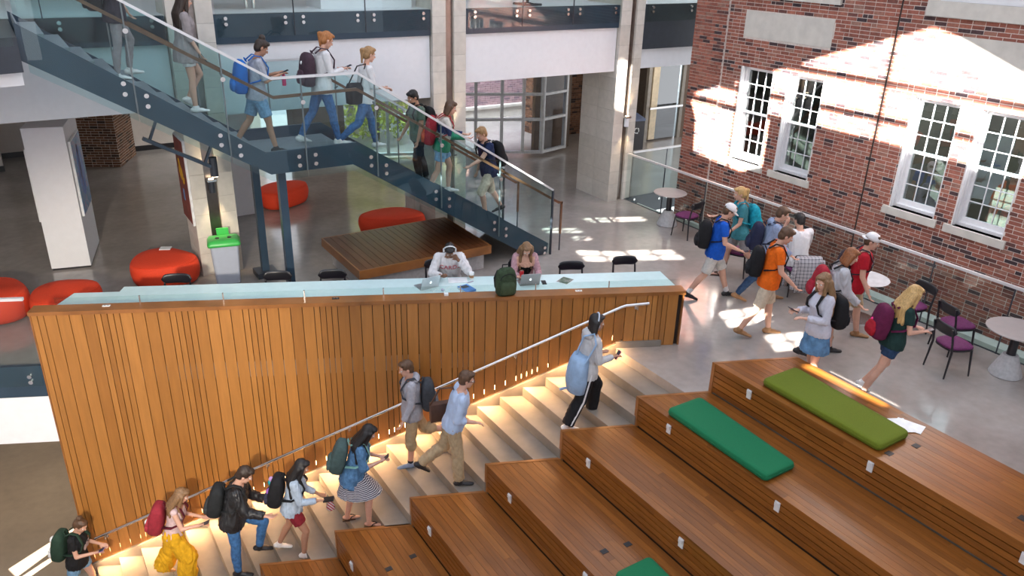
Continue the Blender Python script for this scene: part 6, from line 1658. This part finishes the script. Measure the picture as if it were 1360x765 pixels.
def stand_bag(o, w, h, d, main, pocket, dark):
    def rings_of(x0, ww, dd, zs, pw=.6):
        out = []
        for z, k, kd in zs:
            ring = []
            for i in range(22):
                th = 2*math.pi*i/22; c, q = math.cos(th), math.sin(th); c = math.copysign(abs(c)**pw, c); q = math.copysign(abs(q)**pw, q); ring.append((q*ww/2*k, x0 + c*dd/2*kd, z))
            out.append(ring)
        return out
    m = L(); m.smooth = True; m.ring_skin(rings_of(0, w, d, ((0, .85, .8), (.03, .98, 1), (h*.4, 1.04, 1.06), (h*.7, .98, .95), (h*.88, .84, .75), (h*.97, .6, .45), (h, .3, .2)))); m.build('bag_body', main, o)
    m = L(); m.smooth = True; m.ring_skin(rings_of(d*.46, w*.72, d*.5, ((.03, .8, .6), (.06, .96, 1), (h*.42, 1, 1), (h*.52, .8, .6), (h*.54, .5, .3)))); m.build('front_pocket', pocket, o)
    L().tube([(-.05, -.03, h - .02), (-.045, -.03, h + .035), (.045, -.03, h + .035), (.05, -.03, h - .02)], .010, 6).build('handle', dark, o)
    for sx in (-1, 1): L().tube([(sx*w*.36, -.06, h*.86), (sx*w*.47, -.10, h*.55), (sx*w*.44, -.09, h*.25), (sx*w*.40, -.05, .06)], .016, 6).build('strap', dark, o)
    m = L(); m.tube([(w*.40*math.cos(a), d*.50 + .012*math.sin(a)*0, h*.60 + h*.24*math.sin(a)) for a in np.linspace(.15, math.pi - .15, 9)], .006, 5); m.build('zip', dark, o)
stand_bag(bg, .30, .42, .20, OL, cloth('olive_pocket', (.040, .062, .032)), BLK); bg.rotation_euler = (0, 0, WA + R(90 + 12))

# ---- walking across the upper floor
IR = -33.0
p = Person('woman with teal bag and grey shorts walking away behind the boy in the white cap', (10.90, 9.2, 0), 150, 1.80, True, dict(lean=6, hipL=-20, kneeL=24, hipR=18, kneeR=8, shL=(10, 8), elL=40, shR=(26, 8), elR=60, headp=10))
p.body('fair').trousers(cloth('grey_shorts', (.26, .26, .27)), .75, .02, .02, 'shorts').shirt(cloth('teal_tee', (.05, .22, .26)), .6, -.12, .018).shoes(SANDAL, sandal=True).hair('pony', 'blonde', .24)
backpack(p, 'teal backpack behind the boy in the white cap', cloth('teal_nylon', (.01, .28, .38), var=.3), cloth('turquoise_nylon', (.02, .34, .40), var=.3), w=.32, hgt=.46)
p = Person('boy in a white cap, blue T-shirt and pale shorts striding to the right', (9.84, 8.78, 0), IR - 4, 1.82, False, dict(lean=7, hipL=25, kneeL=8, hipR=-19, kneeR=16, shL=(-14, 10), elL=24, shR=(8, 10), elR=60, headp=24))
p.body('fair').trousers(cloth('stone_shorts', (.52, .50, .47)), .92, .015, .02, 'shorts').shirt(cloth('cobalt_tee', (.008, .085, .46)), .6, -.13, .020).shoes(SHB, SHW).hair('short', 'brown').cap(WHT)
for sd in 'LR': L().cyl(p.J['ank'+sd], p.J['ank'+sd] + (p.J['knee'+sd] - p.J['ank'+sd])*.26, .044, .047, 12).build('sock', WHT, p.root)
backpack(p, 'black backpack on the boy in the white cap and blue T-shirt', BLK)
p.held('R', 'phone', 'phone of the boy in the white cap and blue T-shirt', 'phone', lambda t: phone_fn(t, 20), None)
p = Person('person in a pale blue hoodie and jeans walking beside the boy in orange', (10.52, 8.26, 0), IR - 6, 1.80, False, dict(lean=9, hipL=22, kneeL=10, hipR=-20, kneeR=16, shL=(0, 8), elL=30, shR=(14, 8), elR=40, headp=22))
p.body('fair').trousers(DENIMD, 1.97, .014).shirt(cloth('powder_blue_hoodie', (.24, .30, .44)), 1.95, -.12, .024, loose=.02, noise=.004).hood(cloth('powder_blue_hoodie', (.24, .30, .44))).shoes(SHBR, SOLE).hair('short', 'brown')
backpack(p, 'navy backpack on the person in the pale blue hoodie', cloth('deep_navy_nylon', (.016, .02, .05)))
p = Person('boy in an orange T-shirt and pale shorts looking down', (9.48, 7.31, 0), IR - 8, 1.88, False, dict(lean=6, hipL=12, kneeL=6, hipR=-14, kneeR=16, shL=(-4, 10), elL=14, shR=(12, 8), elR=36, headp=26))
p.body('fair').trousers(KHAKIL, .95, .015, .02, 'shorts').shirt(cloth('orange_tee', (.72, .13, .008)), .6, -.12, .022).shoes(SHBR, SOLE).hair('short', 'brown')
p.chest_print(blob_print([(-.05, .0, .075, .016, .05), (.06, .012, .03, .02, .5)]), .33, .150, plain('pale_pink_print', (.75, .50, .50), .8))
backpack(p, 'black backpack on the boy in the orange T-shirt', BLK, w=.27)
p = Person('person in a white shirt seated with their back turned, phone at the ear', (11.42, 8.28, 0), 62, 1.80, False, dict(hipL=80, kneeL=80, hipR=80, kneeR=84, splay=8, lean=10, shL=(50, 14), elL=130, inL=10, shR=(26, 10), elR=60, headp=14, heady=20))
p.body('fair').trousers(BLK, 1.97, .014).shirt(cloth('white_shirt', (.68, .68, .70), var=.04), 1.2, -.12, .024, loose=.02, noise=.004).shoes(SHW).hair('short', 'black')
jk = thing('plaid_jacket', 'grey plaid jacket hanging over the back of the seated person\'s chair', 'jacket', (11.24, 7.94, 0), R(60))
m = L(); m.smooth = True; rg = []
for z, k, dx in ((.20, .22, -.15), (.45, .25, -.13), (.70, .25, -.10), (.80, .235, -.06), (.815, .22, -.03)):
    rg.append([(dx + (.05 if abs(yy) < 1 else .03)*math.cos(a)*1.0, k*math.sin(a) + .01*math.sin(z*20), z + .03*math.sin(3*a)*(z < .3)) for a, yy in [(2*math.pi*i/20, 0) for i in range(20)]])
m.ring_skin(rg)
def plaid():
    mt, n, l, b = nodes_of('grey_plaid'); tc = n.new('ShaderNodeTexCoord'); acc = None
    for ax, sc in (('Y', 5.0), ('Z', 5.0), ('Y', 11.0), ('Z', 11.0)):
        w = n.new('ShaderNodeTexWave'); w.bands_direction = ax; w.inputs['Scale'].default_value = sc; l.new(tc.outputs['Object'], w.inputs[0]); g_ = n.new('ShaderNodeMath'); g_.operation = 'GREATER_THAN'; g_.inputs[1].default_value = .62; l.new(w.outputs['Fac'], g_.inputs[0])
        if acc is None: acc = g_.outputs[0]
        else: a_ = n.new('ShaderNodeMath'); a_.operation = 'ADD'; l.new(acc, a_.inputs[0]); l.new(g_.outputs[0], a_.inputs[1]); acc = a_.outputs[0]
    d_ = n.new('ShaderNodeMath'); d_.operation = 'DIVIDE'; d_.inputs[1].default_value = 4; l.new(acc, d_.inputs[0]); rp = n.new('ShaderNodeValToRGB'); rp.color_ramp.elements[0].color = (.50, .50, .53, 1); rp.color_ramp.elements[1].color = (.03, .03, .05, 1); l.new(d_.outputs[0], rp.inputs[0]); l.new(rp.outputs[0], b.inputs['Base Color']); b.inputs['Roughness'].default_value = .9
    return mt
PLAID = plaid(); m.build('jacket_body', PLAID, jk)
for sg in (-1, 1): L().tube([(-.10, sg*.22, .76), (-.15, sg*.27, .5), (-.16, sg*.26, .26)], [.05, .045, .04], 8).build('sleeve', PLAID, jk)
p = Person('girl with wavy hair and torn denim skirt behind the top wooden tier, using a phone', (8.80, 5.84, 0), 158, 1.78, True, dict(lean=3, hipL=6, kneeL=5, hipR=-4, kneeR=4, shL=(6, 8), elL=90, inL=18, shR=(6, 8), elR=94, inR=18, headp=14, heady=18))
p.body('fair').skirt(cloth('torn_denim', (.09, .20, .36), var=.35, scale=12), .32, .04).shirt(cloth('lilac_hoodie', (.50, .50, .58), var=.06), 1.95, -.08, .022, loose=.012, noise=.004).shoes(SHW).hair('long', 'ombre', .40)
backpack(p, 'black backpack on the girl in the torn denim skirt', BLK, w=.32, hgt=.46, dep=.20)
p.held('R', 'phone', 'phone of the girl in the torn denim skirt', 'phone', lambda t: phone_fn(t, 25), None)
p = Person('boy in a backwards white cap, red T-shirt and khaki shorts', (10.62, 6.60, 0), IR - 22, 1.82, False, dict(lean=6, hipL=16, kneeL=8, hipR=-14, kneeR=16, shL=(4, 10), elL=18, shR=(6, 10), elR=22, headp=14, heady=-8))
p.body('fair').trousers(KHAKI, .95, .015, .02, 'shorts').shirt(cloth('red_tee', (.40, .010, .022)), .6, -.12, .022).shoes(SHBR, SOLE).hair('short', 'brown').cap(WHT, back=True)
p.chest_print(blob_print([(-.05, .0, .04, .014, .1), (.03, .008, .05, .014, .05), (.085, .014, .015, .016, .2)]), .33, .150, plain('white_print', (.7, .66, .66), .8))
backpack(p, 'dark backpack on the boy in the red T-shirt', cloth('ink_nylon', (.03, .02, .03)))
p = Person('ginger-haired girl in a grey sweatshirt with a red backpack', (9.78, 6.40, 0), IR - 6, 1.80, True, dict(lean=9, hipL=16, kneeL=10, hipR=-16, kneeR=14, shL=(6, 8), elL=22, shR=(14, 8), elR=36, headp=20))
p.body('fair').trousers(DENIMD, .5, .016, .02, 'shorts').shirt(cloth('pale_grey_sweatshirt', (.46, .46, .49), var=.06), 1.9, -.16, .030, loose=.03, noise=.006).shoes(SHB, SHW).hair('bob', 'auburn')
p.chest_print(blob_print([(-.05, .0, .035, .05, .2), (.02, .01, .03, .05, -.2), (.07, .0, .025, .045, .1)]), .31, .168, plain('royal_blue_print', (.02, .10, .42), .8))
backpack(p, 'red backpack on the ginger-haired girl', cloth('brick_red_nylon', (.30, .015, .03)), strapmat=BLK)
p = Person('blonde girl in a dark green T-shirt and denim shorts near the plum-seated chairs', (9.52, 5.20, 0), IR, 1.74, True, dict(lean=8, hipL=8, kneeL=48, hipR=-18, kneeR=6, shL=(6, 8), elL=76, inL=24, shR=(8, 10), elR=78, inR=26, headp=20, footL=30))
p.body('fair').trousers(DENIMD, .5, .016, .02, 'shorts').shirt(cloth('pine_green_tee', (.012, .035, .032)), .6, -.10, .020).shoes(SHW).hair('long', 'blonde', .36)
backpack(p, 'red and plum backpack on the blonde girl in dark green', cloth('plum_nylon', (.10, .01, .045)), cloth('red_top_nylon', (.32, .01, .02)), patches=((0, .05, -.02, .03, plain('hot_pink_patch', (.85, .03, .22), .6)),))
p.held('R', 'phone', 'phone in the hands of the blonde girl in dark green', 'phone', lambda t: phone_fn(t, 20), None)
finish_fuse()
